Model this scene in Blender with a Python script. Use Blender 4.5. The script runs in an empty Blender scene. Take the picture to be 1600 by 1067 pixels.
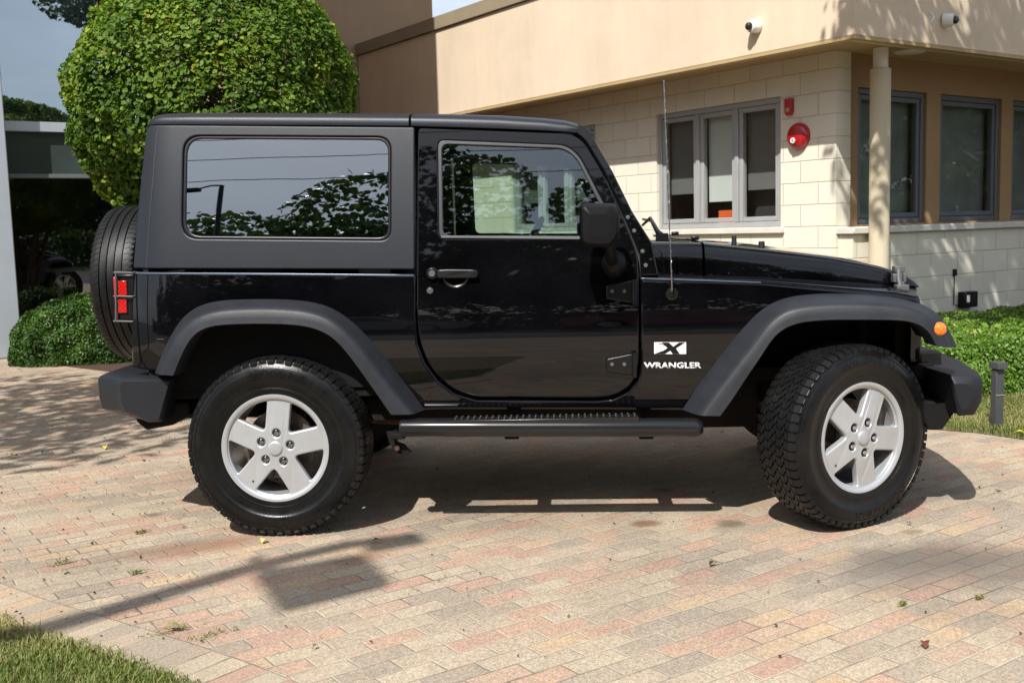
import bpy, bmesh, math, random
import numpy as np
from mathutils import Vector, Matrix

random.seed(7); RNG = np.random.default_rng(7)
R_ = math.radians
scene = bpy.context.scene
COL = scene.collection

# ------------------------------------------------------------------ camera
FPX, CXP, CYP = 1650.0, 800.0, 533.5          # focal length and centre in photo pixels
HSL, HY0, CAMH = -0.028, 357.0, 1.25          # tilt and height of the horizon, eye height
def _ray(px, py): return np.array([(px - CXP) / FPX, (py - CYP) / FPX, 1.0])
_up = np.cross(_ray(1600, HY0 + HSL * 800), _ray(0, HY0 - HSL * 800)); _up /= np.linalg.norm(_up)
if _up[1] > 0: _up = -_up
_fy = np.array([0, 0, 1.0]) - _up * _up[2]; _fy /= np.linalg.norm(_fy)
_rt = np.cross(_fy, _up)
if _rt[0] < 0: _rt = -_rt
MW = np.array([_rt, _fy, _up])
def ground_pt(px, py, z=0.0):
    d = MW @ _ray(px, py); t = (z - CAMH) / d[2]
    return np.array([0, 0, CAMH]) + t * d
def plane_pt(px, py, P0, n):
    o = np.array([0, 0, CAMH]); d = MW @ _ray(px, py)
    return o + d * ((np.array(P0) - o).dot(n) / d.dot(n))

cam_d = bpy.data.cameras.new('camera'); cam = bpy.data.objects.new('camera', cam_d); COL.objects.link(cam)
cam_d.sensor_width = 36; cam_d.lens = FPX / 1600 * 36; cam_d.clip_end = 1500; cam_d.clip_start = 0.05
m = Matrix.Identity(4)
for i in range(3):
    m[i][0] = MW[i, 0]; m[i][1] = -MW[i, 1]; m[i][2] = -MW[i, 2]
m[0][3], m[1][3], m[2][3] = 0, 0, CAMH
cam.matrix_world = m
cam_d.dof.use_dof = True; cam_d.dof.focus_distance = 4.6; cam_d.dof.aperture_fstop = 6.0
scene.camera = cam

# ------------------------------------------------------------------ world, sun, exposure
SUN_AZ, SUN_EL = 202.0, 48.5      # compass azimuth (from +Y clockwise) of the sun, elevation
sh = np.array([math.sin(R_(SUN_AZ)), math.cos(R_(SUN_AZ))])
world = bpy.data.worlds.new('World'); scene.world = world; world.use_nodes = True
wn = world.node_tree.nodes; wl = world.node_tree.links
bg = wn['Background']
sky = wn.new('ShaderNodeTexSky'); sky.sky_type = 'NISHITA'; sky.sun_disc = False
sky.sun_elevation = R_(SUN_EL); sky.sun_rotation = R_(SUN_AZ)
sky.air_density = 1.0; sky.dust_density = 2.2; sky.ozone_density = 1.2
tc = wn.new('ShaderNodeTexCoord'); mp = wn.new('ShaderNodeMapping'); mp.inputs['Scale'].default_value = (1, 1, 3.0)
nz = wn.new('ShaderNodeTexNoise'); nz.inputs['Scale'].default_value = 2.1; nz.inputs['Detail'].default_value = 7; nz.inputs['Roughness'].default_value = .58
rp = wn.new('ShaderNodeValToRGB'); rp.color_ramp.elements[0].position = .36; rp.color_ramp.elements[1].position = .66
mx = wn.new('ShaderNodeMix'); mx.data_type = 'RGBA'
wl.new(tc.outputs['Generated'], mp.inputs['Vector']); wl.new(mp.outputs[0], nz.inputs['Vector']); wl.new(nz.outputs['Fac'], rp.inputs[0])
mu = wn.new('ShaderNodeMath'); mu.operation = 'MULTIPLY'; mu.inputs[1].default_value = .50
ad0 = wn.new('ShaderNodeMath'); ad0.operation = 'ADD'; ad0.inputs[1].default_value = .26
wl.new(rp.outputs[0], mu.inputs[0]); wl.new(mu.outputs[0], ad0.inputs[0]); wl.new(ad0.outputs[0], mx.inputs[0])
wl.new(sky.outputs[0], mx.inputs[6]); mx.inputs[7].default_value = (9.6, 10.6, 12.0, 1)
wl.new(mx.outputs[2], bg.inputs['Color']); bg.inputs['Strength'].default_value = 0.085

sun_d = bpy.data.lights.new('sun', 'SUN'); sun = bpy.data.objects.new('sun', sun_d); COL.objects.link(sun)
sun_d.energy = 5.0; sun_d.angle = R_(0.53); sun_d.color = (1.0, .965, .91)
sdir = Vector((sh[0] * math.cos(R_(SUN_EL)), sh[1] * math.cos(R_(SUN_EL)), math.sin(R_(SUN_EL))))
sun.rotation_euler = sdir.to_track_quat('Z', 'Y').to_euler(); sun.location = sdir * 40
scene.view_settings.view_transform = 'Standard'; scene.view_settings.look = 'None'
scene.view_settings.exposure = 0.42; scene.view_settings.gamma = 1
scene.cycles.max_bounces = 8; scene.cycles.transparent_max_bounces = 16
scene.cycles.caustics_reflective = False; scene.cycles.caustics_refractive = False

# ------------------------------------------------------------------ node material helpers
class NT:
    def __init__(s, name):
        s.m = bpy.data.materials.new(name); s.m.use_nodes = True
        s.n = s.m.node_tree.nodes; s.l = s.m.node_tree.links
        s.b = s.n['Principled BSDF']; s.out = s.n['Material Output']
    def new(s, t, **kw):
        nd = s.n.new(t)
        for k, v in kw.items():
            if k.startswith('i_'):
                key = k[2:]; key = int(key) if key.isdigit() else key
                nd.inputs[key].default_value = v
            else: setattr(nd, k, v)
        return nd
    def link(s, a, b): s.l.new(a, b)
    def coord(s, which='Object', scale=(1, 1, 1), rot=(0, 0, 0), loc=(0, 0, 0)):
        t = s.new('ShaderNodeTexCoord'); mpp = s.new('ShaderNodeMapping')
        mpp.inputs['Scale'].default_value = scale; mpp.inputs['Rotation'].default_value = rot; mpp.inputs['Location'].default_value = loc
        s.link(t.outputs[which], mpp.inputs[0]); return mpp.outputs[0]
    def noise(s, vec, scale, detail=4, rough=.55):
        n = s.new('ShaderNodeTexNoise'); n.inputs['Scale'].default_value = scale
        n.inputs['Detail'].default_value = detail; n.inputs['Roughness'].default_value = rough
        if vec is not None: s.link(vec, n.inputs['Vector'])
        return n.outputs['Fac']
    def ramp(s, fac, stops, interp='LINEAR'):
        r = s.new('ShaderNodeValToRGB'); cr = r.color_ramp; cr.interpolation = interp
        while len(cr.elements) < len(stops): cr.elements.new(.5)
        for e, (p, c) in zip(cr.elements, stops):
            e.position = p; e.color = (*c, 1) if len(c) == 3 else c
        s.link(fac, r.inputs[0]); return r.outputs[0]
    def mix(s, fac, a, b, blend='MIX'):
        x = s.new('ShaderNodeMix', data_type='RGBA', blend_type=blend)
        for sock, v in ((x.inputs[0], fac), (x.inputs[6], a), (x.inputs[7], b)):
            if hasattr(v, 'node'): s.link(v, sock)
            elif isinstance(v, (int, float)): sock.default_value = v
            else: sock.default_value = (*v, 1) if len(v) == 3 else v
        return x.outputs[2]
    def math(s, op, a, b=0.0, clamp=False):
        x = s.new('ShaderNodeMath', operation=op, use_clamp=clamp)
        for sock, v in ((x.inputs[0], a), (x.inputs[1], b)):
            if hasattr(v, 'node'): s.link(v, sock)
            else: sock.default_value = v
        return x.outputs[0]
    def bump(s, h, strength=.3, dist=.01):
        b = s.new('ShaderNodeBump'); b.inputs['Strength'].default_value = strength; b.inputs['Distance'].default_value = dist
        s.link(h, b.inputs['Height']); s.link(b.outputs[0], s.b.inputs['Normal']); return b
    def col(s, c):
        if hasattr(c, 'node'): s.link(c, s.b.inputs['Base Color'])
        else: s.b.inputs['Base Color'].default_value = (*c, 1)

def simple(name, c, rough=.5, metal=0.0, var=.12, vs=6.0, bump=0.0, bs=300.0, coat=0.0, spec=.5, rvar=.0):
    t = NT(name); v = t.coord('Object'); n = t.noise(v, vs, 5)
    a = tuple(max(0, x * (1 - var)) for x in c); b = tuple(x * (1 + var) for x in c)
    t.col(t.ramp(n, [(.3, a), (.7, b)]))
    t.b.inputs['Roughness'].default_value = rough; t.b.inputs['Metallic'].default_value = metal
    t.b.inputs['Specular IOR Level'].default_value = spec
    if rvar:
        n3 = t.noise(v, vs * 2.3, 4); t.link(t.math('ADD', t.math('MULTIPLY', n3, rvar * 2), rough - rvar), t.b.inputs['Roughness'])
    t.b.inputs['Coat Weight'].default_value = coat; t.b.inputs['Coat Roughness'].default_value = .02
    if bump: n2 = t.noise(v, bs, 3); t.bump(n2, bump, .002)
    return t.m

MAT = {}
MAT['paint'] = simple('black_paint', (.0022, .0022, .0028), .5, coat=1.0, var=.6, vs=2.5, spec=.0)
# faint film of dust on the lacquer
MAT['plastic'] = simple('grained_plastic', (.0125, .0140, .0175), .46, spec=.32, var=.14, vs=4, bump=.35, bs=420, rvar=.06)
MAT['mirror_plastic'] = simple('mirror_plastic', (.004, .004, .005), .45, spec=.22, var=.05, bump=.2, bs=420)
MAT['flare'] = simple('flare_plastic', (.0175, .0192, .0235), .42, spec=.34, var=.25, vs=9, bump=.45, bs=380, rvar=.08)
MAT['hardtop'] = simple('hardtop_plastic', (.0125, .0150, .0205), .38, spec=.34, var=.10, vs=3, bump=.25, bs=520, rvar=.03)
MAT['trim'] = simple('black_trim', (.006, .006, .007), .33, spec=.35)
MAT['inner'] = simple('dark_interior', (.0065, .0065, .007), .8, spec=.2)
MAT['seal'] = simple('rubber_seal', (.01, .01, .01), .6)
MAT['step_black'] = simple('step_black', (.010, .010, .011), .24, var=.05)
MAT['steel'] = simple('brushed_steel', (.35, .35, .36), .32, metal=1.0, var=.1, vs=30)
MAT['alloy'] = simple('silver_alloy', (.50, .515, .53), .28, metal=.5, var=.05, vs=14, bump=.08, bs=500)
MAT['nut'] = simple('chrome_nut', (.55, .55, .56), .2, metal=1.0)
MAT['disc'] = simple('brake_disc_metal', (.16, .13, .11), .5, metal=.7, var=.5, vs=20)
MAT['rust'] = simple('rusty_metal', (.060, .028, .016), .85, var=.5, vs=25)
MAT['under'] = simple('underbody_metal', (.008, .007, .0065), .75, spec=.2, var=.5, vs=9)
MAT['rail'] = simple('trim_silver', (.035, .036, .040), .4, metal=.2)
MAT['white'] = simple('badge_white', (.75, .75, .75), .35, var=.02)
MAT['mirror_grey'] = simple('latch_grey', (.085, .086, .088), .5)
MAT['seat'] = simple('seat_cloth', (.05, .05, .052), .9, bump=.3)

def tyre_mat(name, rough):
    t = NT(name); v = t.coord('Object'); n = t.noise(v, 12, 6)
    t.col(t.ramp(n, [(.35, (.0045, .0045, .005)), (.62, (.007, .007, .007)), (.82, (.016, .014, .012))]))
    t.link(t.math('ADD', t.math('MULTIPLY', n, .3), rough - .12), t.b.inputs['Roughness'])
    t.b.inputs['Specular IOR Level'].default_value = .30; t.bump(t.noise(v, 260, 3), .25, .002); return t.m
MAT['tyre'] = tyre_mat('tyre_rubber', .42)
MAT['tyre_side'] = tyre_mat('tyre_sidewall', .24)

def glass_mat(name, tint, ior=1.55, refl=(1.0, 1.0, 1.0), rough=0.0):
    t = NT(name); t.n.remove(t.b)
    f = t.new('ShaderNodeFresnel'); f.inputs[0].default_value = ior
    tr = t.new('ShaderNodeBsdfTransparent'); tr.inputs[0].default_value = (*tint, 1)
    gl = t.new('ShaderNodeBsdfGlossy'); gl.inputs['Roughness'].default_value = rough; gl.inputs[0].default_value = (*refl, 1)
    v = t.coord('Object'); nb = t.noise(v, 1.3, 2)
    bm_ = t.new('ShaderNodeBump'); bm_.inputs['Strength'].default_value = .05; bm_.inputs['Distance'].default_value = .02
    t.link(nb, bm_.inputs['Height']); t.link(bm_.outputs[0], gl.inputs['Normal'])
    ms = t.new('ShaderNodeMixShader'); ge = t.new('ShaderNodeNewGeometry'); fr_ = t.math('MULTIPLY', f.outputs[0], t.math('SUBTRACT', 1.0, ge.outputs['Backfacing'])); t.link(fr_, ms.inputs[0]); t.link(tr.outputs[0], ms.inputs[1]); t.link(gl.outputs[0], ms.inputs[2])
    t.link(ms.outputs[0], t.out.inputs[0]); return t.m
MAT['glass_dark'] = glass_mat('privacy_glass', (.30, .36, .34), 3.2, (.86, .94, .98))
MAT['glass_clear'] = glass_mat('door_glass', (.80, .88, .84), 2.1, (.85, .96, 1.0))
MAT['glass_house'] = glass_mat('window_glass', (.93, .94, .93), 1.7)
MAT['glass_wall'] = glass_mat('coated_glass', (.42, .46, .50), 5.2, (.80, .89, .97))
MAT['glass_shop'] = glass_mat('shop_glass', (.55, .6, .62), 2.5)

def lens_mat(name, c, em=0):
    t = NT(name); v = t.coord('Object', scale=(90, 90, 90)); w = t.new('ShaderNodeTexChecker'); w.inputs['Scale'].default_value = 1.2
    t.link(v, w.inputs[0]); w.inputs[1].default_value = (*c, 1); w.inputs[2].default_value = (c[0] * .6, c[1] * .6, c[2] * .6, 1)
    t.col(w.outputs[0]); t.b.inputs['Roughness'].default_value = .12; t.b.inputs['Coat Weight'].default_value = 1; return t.m
MAT['red_lens'] = lens_mat('red_lens', (.55, .012, .008))
MAT['amber'] = lens_mat('amber_lens', (.95, .22, .01))
MAT['lamp_clear'] = simple('headlamp_glass', (.7, .7, .72), .08, metal=.5)

# ------------------------------------------------------------------ mesh helpers
def link(name, me, mat=None, parent=None, smooth=None):
    if isinstance(me, bmesh.types.BMesh):
        mm = bpy.data.meshes.new(name); me.to_mesh(mm); me.free(); me = mm
    o = bpy.data.objects.new(name, me); COL.objects.link(o)
    if mat is not None:
        for x in (mat if isinstance(mat, (list, tuple)) else [mat]): me.materials.append(MAT[x] if isinstance(x, str) else x)
    if parent is not None: o.parent = parent
    if smooth is not None and len(me.polygons):
        me.polygons.foreach_set('use_smooth', [True] * len(me.polygons)); me.set_sharp_from_angle(angle=R_(smooth))
    return o
def tag(o, label, cat=None, group=None, kind=None):
    if label: o['label'] = label
    if cat: o['category'] = cat
    if group: o['group'] = group
    if kind: o['kind'] = kind
    return o
def empty(name, loc=(0, 0, 0), rz=0, label=None, cat=None, group=None):
    o = bpy.data.objects.new(name, None); COL.objects.link(o); o.location = loc; o.rotation_euler = (0, 0, rz)
    o.empty_display_size = .1
    return tag(o, label, cat, group)

class MB:
    def __init__(s): s.v = []; s.f = []; s.mi = []; s.cur = 0
    def add(s, vs, fs):
        b = len(s.v); s.v += [tuple(map(float, p)) for p in vs]
        for f in fs: s.f.append(tuple(b + i for i in f)); s.mi.append(s.cur)
    def box(s, lo, hi, rot=None, piv=None):
        x0, y0, z0 = lo; x1, y1, z1 = hi
        vs = [Vector(p) for p in ((x0, y0, z0), (x1, y0, z0), (x1, y1, z0), (x0, y1, z0), (x0, y0, z1), (x1, y0, z1), (x1, y1, z1), (x0, y1, z1))]
        if rot is not None:
            pv = Vector(piv) if piv is not None else (Vector(lo) + Vector(hi)) / 2
            vs = [rot @ (p - pv) + pv for p in vs]
        s.add(vs, [(0, 3, 2, 1), (4, 5, 6, 7), (0, 1, 5, 4), (1, 2, 6, 5), (2, 3, 7, 6), (3, 0, 4, 7)]); return s
    def cyl(s, p0, p1, r0, r1=None, n=24, cap=True):
        p0 = Vector(p0); p1 = Vector(p1); r1 = r0 if r1 is None else r1
        d = (p1 - p0).normalized(); a = d.orthogonal().normalized(); b = d.cross(a)
        vs = []
        for p, r in ((p0, r0), (p1, r1)):
            for i in range(n):
                t = 2 * math.pi * i / n; vs.append(p + (a * math.cos(t) + b * math.sin(t)) * r)
        fs = [(i, (i + 1) % n, n + (i + 1) % n, n + i) for i in range(n)]
        if cap: fs += [tuple(range(n - 1, -1, -1)), tuple(range(n, 2 * n))]
        s.add(vs, fs); return s
    def tube(s, pts, r, n=10, closed=False):
        pts = [Vector(p) for p in pts]; N = len(pts); rs = r if isinstance(r, (list, tuple)) else [r] * N
        vs = []; prev = None
        for i, p in enumerate(pts):
            if closed: d = (pts[(i + 1) % N] - pts[i - 1]).normalized()
            else: d = (pts[min(i + 1, N - 1)] - pts[max(i - 1, 0)]).normalized()
            a = d.orthogonal().normalized() if prev is None else (prev - d * prev.dot(d)).normalized()
            prev = a; b = d.cross(a)
            for k in range(n):
                t = 2 * math.pi * k / n; vs.append(p + (a * math.cos(t) + b * math.sin(t)) * rs[i])
        fs = []
        for i in range(N if closed else N - 1):
            j = (i + 1) % N
            for k in range(n): fs.append((i * n + k, i * n + (k + 1) % n, j * n + (k + 1) % n, j * n + k))
        if not closed: fs += [tuple(range(n - 1, -1, -1)), tuple((N - 1) * n + k for k in range(n))]
        s.add(vs, fs); return s
    def rev(s, prof, n=64, axis='y', c=(0, 0, 0), close=False, a0=0, a1=2 * math.pi):
        # prof: list of (radius, offset along the axis)
        full = abs(a1 - a0 - 2 * math.pi) < 1e-6; K = n if full else n + 1; P = len(prof); vs = []
        for i in range(K):
            t = a0 + (a1 - a0) * i / n
            for r, h in prof:
                if axis == 'y': vs.append((c[0] + r * math.cos(t), c[1] + h, c[2] + r * math.sin(t)))
                elif axis == 'x': vs.append((c[0] + h, c[1] + r * math.cos(t), c[2] + r * math.sin(t)))
                else: vs.append((c[0] + r * math.cos(t), c[1] + r * math.sin(t), c[2] + h))
        fs = []
        for i in range(n):
            j = (i + 1) % K
            for k in range(P - (0 if close else 1)):
                l = (k + 1) % P; fs.append((i * P + k, i * P + l, j * P + l, j * P + k))
        s.add(vs, fs); return s
    def loft(s, rows, close_rows=False):
        n = len(rows[0]); vs = [p for r in rows for p in r]; fs = []
        for i in range(len(rows) - 1):
            for k in range(n if close_rows else n - 1):
                l = (k + 1) % n; fs.append((i * n + k, i * n + l, (i + 1) * n + l, (i + 1) * n + k))
        s.add(vs, fs); return s
    def prism(s, poly, y0, y1):
        # poly of (x, z) extruded along y
        n = len(poly); vs = [(x, y0, z) for x, z in poly] + [(x, y1, z) for x, z in poly]
        s.add(vs, [tuple(range(n)), tuple(range(2 * n - 1, n - 1, -1))] + [(i, (i + 1) % n, n + (i + 1) % n, n + i) for i in range(n)]); return s
    def build(s, name, mat, parent=None, smooth=None, bevel=0, seg=2, fix=True):
        me = bpy.data.meshes.new(name); me.from_pydata(s.v, [], s.f); me.update()
        me.polygons.foreach_set('material_index', s.mi)
        if fix:
            bm = bmesh.new(); bm.from_mesh(me); bmesh.ops.recalc_face_normals(bm, faces=bm.faces); bm.to_mesh(me); bm.free()
        o = link(name, me, mat, parent, smooth)
        if bevel:
            md = o.modifiers.new('bevel', 'BEVEL'); md.width = bevel; md.segments = seg; md.limit_method = 'ANGLE'; md.angle_limit = R_(40)
            md.harden_normals = False
            me.polygons.foreach_set('use_smooth', [True] * len(me.polygons)); me.set_sharp_from_angle(angle=R_(60))
        return o

def rpoly(pts, rad, seg=8):
    """round the corners of a closed 2-D polygon"""
    out = []; n = len(pts)
    for i in range(n):
        r = rad[i] if isinstance(rad, (list, tuple)) else rad
        p = np.array(pts[i], float); a = np.array(pts[i - 1], float) - p; b = np.array(pts[(i + 1) % n], float) - p
        if r <= 0: out.append(tuple(p)); continue
        la, lb = np.linalg.norm(a), np.linalg.norm(b); a /= la; b /= lb
        k = min(r, la * .49, lb * .49)
        for j in range(seg + 1):
            t = j / seg; q = (1 - t) ** 2 * (p + a * k) + 2 * t * (1 - t) * p + t * t * (p + b * k); out.append(tuple(q))
    return out
def resample(pts, n):
    P = np.array(pts, float); d = np.r_[0, np.cumsum(np.linalg.norm(np.diff(P, axis=0), axis=1))]
    t = np.linspace(0, d[-1], n); return np.stack([np.interp(t, d, P[:, k]) for k in range(P.shape[1])], 1)
def smooth_line(pts, n, it=6):
    Q = resample(pts, n)
    for _ in range(it):
        Q[1:-1] = .25 * Q[:-2] + .5 * Q[1:-1] + .25 * Q[2:]
    return Q

def fill_mesh(outline, holes, thick, bevel, res=2):
    """2-D outline with holes, extruded and bevelled; front at +z"""
    cu = bpy.data.curves.new('c', 'CURVE'); cu.dimensions = '2D'; cu.fill_mode = 'BOTH'
    for poly in [outline] + list(holes):
        sp = cu.splines.new('POLY'); sp.points.add(len(poly) - 1)
        for p, q in zip(sp.points, poly): p.co = (q[0], q[1], 0, 1)
        sp.use_cyclic_u = True
    cu.extrude = max(thick / 2 - bevel, 0); cu.bevel_depth = bevel; cu.bevel_resolution = res; cu.offset = -bevel
    o = bpy.data.objects.new('c', cu); COL.objects.link(o)
    bpy.context.view_layer.update()
    me = bpy.data.meshes.new_from_object(o.evaluated_get(bpy.context.evaluated_depsgraph_get()))
    bpy.data.objects.remove(o); bpy.data.curves.remove(cu)
    return me

# ------------------------------------------------------------------ car frame
R0 = ground_pt(431, 838); F0 = ground_pt(1345, 828)
EX = (F0 - R0) / np.linalg.norm(F0 - R0); EY = np.array([-EX[1], EX[0], 0])
CAR_YAW = math.atan2(EX[1], EX[0]); ORG = R0 + EY * .91
def T(px, py, y):
    """photo pixel -> point of the car frame lying on the car's own plane y"""
    p = plane_pt(px, py, ORG + EY * y, EY) - ORG
    return (float(p @ EX), y, float(p[2]))
def width(x, z):
    w = .800 - .28 * (z - .80) ** 2
    if z > 1.07: w = .781 - (z - 1.07) * .145 - .05 * (z - 1.07) ** 2
    if x < -.44: w -= ((-.44 - x) / .15) ** 2 * .035
    return w
def B(px, py, off=0.0):
    """pixel -> (x, z) on the near body side"""
    y = -.8
    for _ in range(6): x, _, z = T(px, py, y); y = -(width(x, z) + off)
    return (x, z)
def BL(lst, off=0.0): return [B(a, b, off) for a, b in lst]

CAR = empty('parked_car', tuple(ORG), CAR_YAW, 'black two door off road vehicle with grey hardtop parked on the brick pavers', 'car')

def map_panel(me, side, off, thick, gx=.06, gz=.035, wf=width):
    bm = bmesh.new(); bm.from_mesh(me)
    xs = [v.co.x for v in bm.verts]; ys = [v.co.y for v in bm.verts]
    for ax, lo, hi, st in ((0, min(xs), max(xs), gx), (1, min(ys), max(ys), gz)):
        k = math.ceil(lo / st)
        while k * st < hi:
            co = [0, 0, 0]; co[ax] = k * st; no = [0, 0, 0]; no[ax] = 1
            bmesh.ops.bisect_plane(bm, geom=bm.verts[:] + bm.edges[:] + bm.faces[:], dist=1e-6, plane_co=co, plane_no=no); k += 1
    bm.normal_update()
    front = {f.index for f in bm.faces}; bm.faces.index_update(); bm.verts.index_update()
    fr = set(); fv = set()
    for f in bm.faces:
        if f.normal.z > .995:
            fr.add(f.index)
            for v in f.verts: fv.add(v.index)
    nrm = {}
    for v in bm.verts:
        x, z, d = v.co
        e = 2e-3; w0 = wf(x, z)
        if v.index in fv:
            dx = (wf(x + e, z) - wf(x - e, z)) / (2 * e); dz = (wf(x, z + e) - wf(x, z - e)) / (2 * e)
            # surface y = side*w ; outward normal
            n = Vector((-dx, 1, -dz)).normalized(); nrm[v.index] = Vector((n.x, n.y * side, n.z))
        v.co = Vector((x, side * (w0 + off - thick / 2 + d), z))
    if side < 0: pass
    else: bmesh.ops.reverse_faces(bm, faces=bm.faces)
    bm.normal_update()
    out = bpy.data.meshes.new('p'); bm.to_mesh(out)
    bm.verts.ensure_lookup_table()
    vn = [v.normal.copy() for v in bm.verts]; bm.free()
    out.polygons.foreach_set('use_smooth', [True] * len(out.polygons))
    ln = []
    for p in out.polygons:
        for vi in p.vertices: ln.append(nrm[vi] if vi in nrm else vn[vi])
    out.normals_split_custom_set(ln)
    return out
# note: curve plane (x, y->z, depth->+z). Mapping (x,y,d)->(x,-w-d,y) keeps handedness on the near side
def panel(name, outline, holes=(), thick=.02, bevel=.004, off=0.0, mat='paint', parent=CAR, sides=(-1,), wf=width, res=2, gx=.06, gz=.035):
    me = fill_mesh(outline, holes, thick, bevel, res); obs = []
    for s in sides:
        obs.append(link(name, map_panel(me, s, off, thick, wf=wf, gx=gx, gz=gz), mat, parent))
    bpy.data.meshes.remove(me); return obs

# ---- outlines traced on the body side
door_px = [(653, 200), (893, 209), (912, 222), (942, 270), (973, 337), (996, 396), (998, 430), (998, 565), (993, 590), (979, 608), (955, 619), (930, 621),
           (745, 620), (712, 610), (688, 592), (668, 566), (656, 535), (652, 495)]
dr = [8, 14, 14, 30, 30, 14, 2, 20, 12, 12, 12, 8, 12, 18, 18, 18, 18, 18]
door_poly = rpoly([B(*p) for p in door_px], [r / 380 for r in dr], 4)
win_px = [(684, 219), (884, 227), (905, 243), (961, 352), (954, 374), (686, 373)]
win_poly = rpoly([B(*p) for p in win_px], [.03, .05, .05, .03, .02, .03], 6)
glass_px = [(690, 225), (881, 232), (901, 247), (953, 352), (950, 369), (692, 368)]
gap = [(650, 430), (650, 495), (653, 537), (665, 568), (686, 596), (711, 615), (745, 625), (932, 626), (957, 624), (982, 612), (997, 593), (1001, 565), (1001, 433)]

flareR = dict(A=[(242, 583), (253, 550), (270, 515), (290, 488), (315, 474), (350, 468), (400, 467), (450, 467), (490, 471), (520, 479), (545, 495), (575, 522), (600, 551), (632, 596), (664, 640)],
              B_=[(250, 585), (262, 552), (280, 518), (300, 498), (325, 487), (355, 483), (400, 481), (450, 482), (490, 487), (515, 496), (535, 511), (557, 534), (580, 565), (612, 608), (645, 647)],
              C=[(272, 587), (284, 556), (297, 530), (310, 517), (330, 510), (360, 508), (400, 507), (450, 508), (480, 511), (505, 519), (522, 530), (538, 548), (560, 577), (585, 613), (609, 648)])
flareF = dict(A=[(1066, 640), (1095, 595), (1128, 548), (1160, 508), (1185, 484), (1210, 468), (1245, 460), (1300, 457), (1360, 459), (1405, 464), (1440, 473), (1464, 487), (1480, 508), (1489, 526), (1495, 542)],
              B_=[(1094, 649), (1118, 615), (1150, 573), (1180, 535), (1200, 505), (1222, 486), (1256, 478), (1300, 475), (1360, 475), (1405, 478), (1436, 485), (1458, 497), (1472, 514), (1482, 530), (1487, 543)],
              C=[(1127, 650), (1145, 626), (1170, 587), (1192, 555), (1208, 528), (1228, 512), (1255, 504), (1300, 501), (1360, 501), (1400, 501), (1425, 503), (1440, 508), (1450, 517), (1458, 530), (1462, 541)])
def midline(a, b, t):
    return [tuple(np.array(p) * (1 - t) + np.array(q) * t) for p, q in zip(a, b)]
archR = midline(flareR['A'], flareR['C'], .7); archF = midline(flareF['A'], flareF['C'], .7)

body_px = [(206, 424), (650, 429)] + gap[1:-1] + [(1001, 436), (1100, 438), (1190, 441), (1275, 449), (1400, 460), (1432, 466), (1462, 500)] \
    + archF[::-1][1:] + [(1063, 641), (930, 640), (668, 640)] + archR[::-1] + [(240, 580), (206, 574)]
body_poly = BL(body_px)
b_near, b_far = panel('body', body_poly, thick=.03, bevel=.0115, mat='paint', sides=(-1, 1), res=3)

# interior tub, floor, tailgate and firewall: the inside of the body
mb = MB()
zb = 1.06
mb.box((-.56, -.74, .56), (1.52, .74, .60))                       # floor
mb.box((-.56, -.755, .60), (.50, -.735, zb)); mb.box((-.56, .735, .60), (.50, .755, zb))
mb.box((1.46, -.73, .60), (1.50, .73, 1.06))                      # firewall
mb.box((.60, -.745, .52), (1.55, -.70, .60)); mb.box((.60, .70, .52), (1.55, .745, .60))
mb.box((.50, -.75, .60), (.585, -.70, 1.05)); mb.box((.50, .70, .60), (.585, .75, 1.05))
link_tub = mb.build('tub', 'inner', CAR)
mb = MB(); mb.box((-.585, -.70, .58), (-.555, .70, 1.09)); tg = mb.build('tailgate', 'paint', CAR, bevel=.012)
mb = MB(); mb.box((-.60, .28, .86), (-.585, .42, .90)); mb.build('handle', 'trim', tg, bevel=.004)

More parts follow.
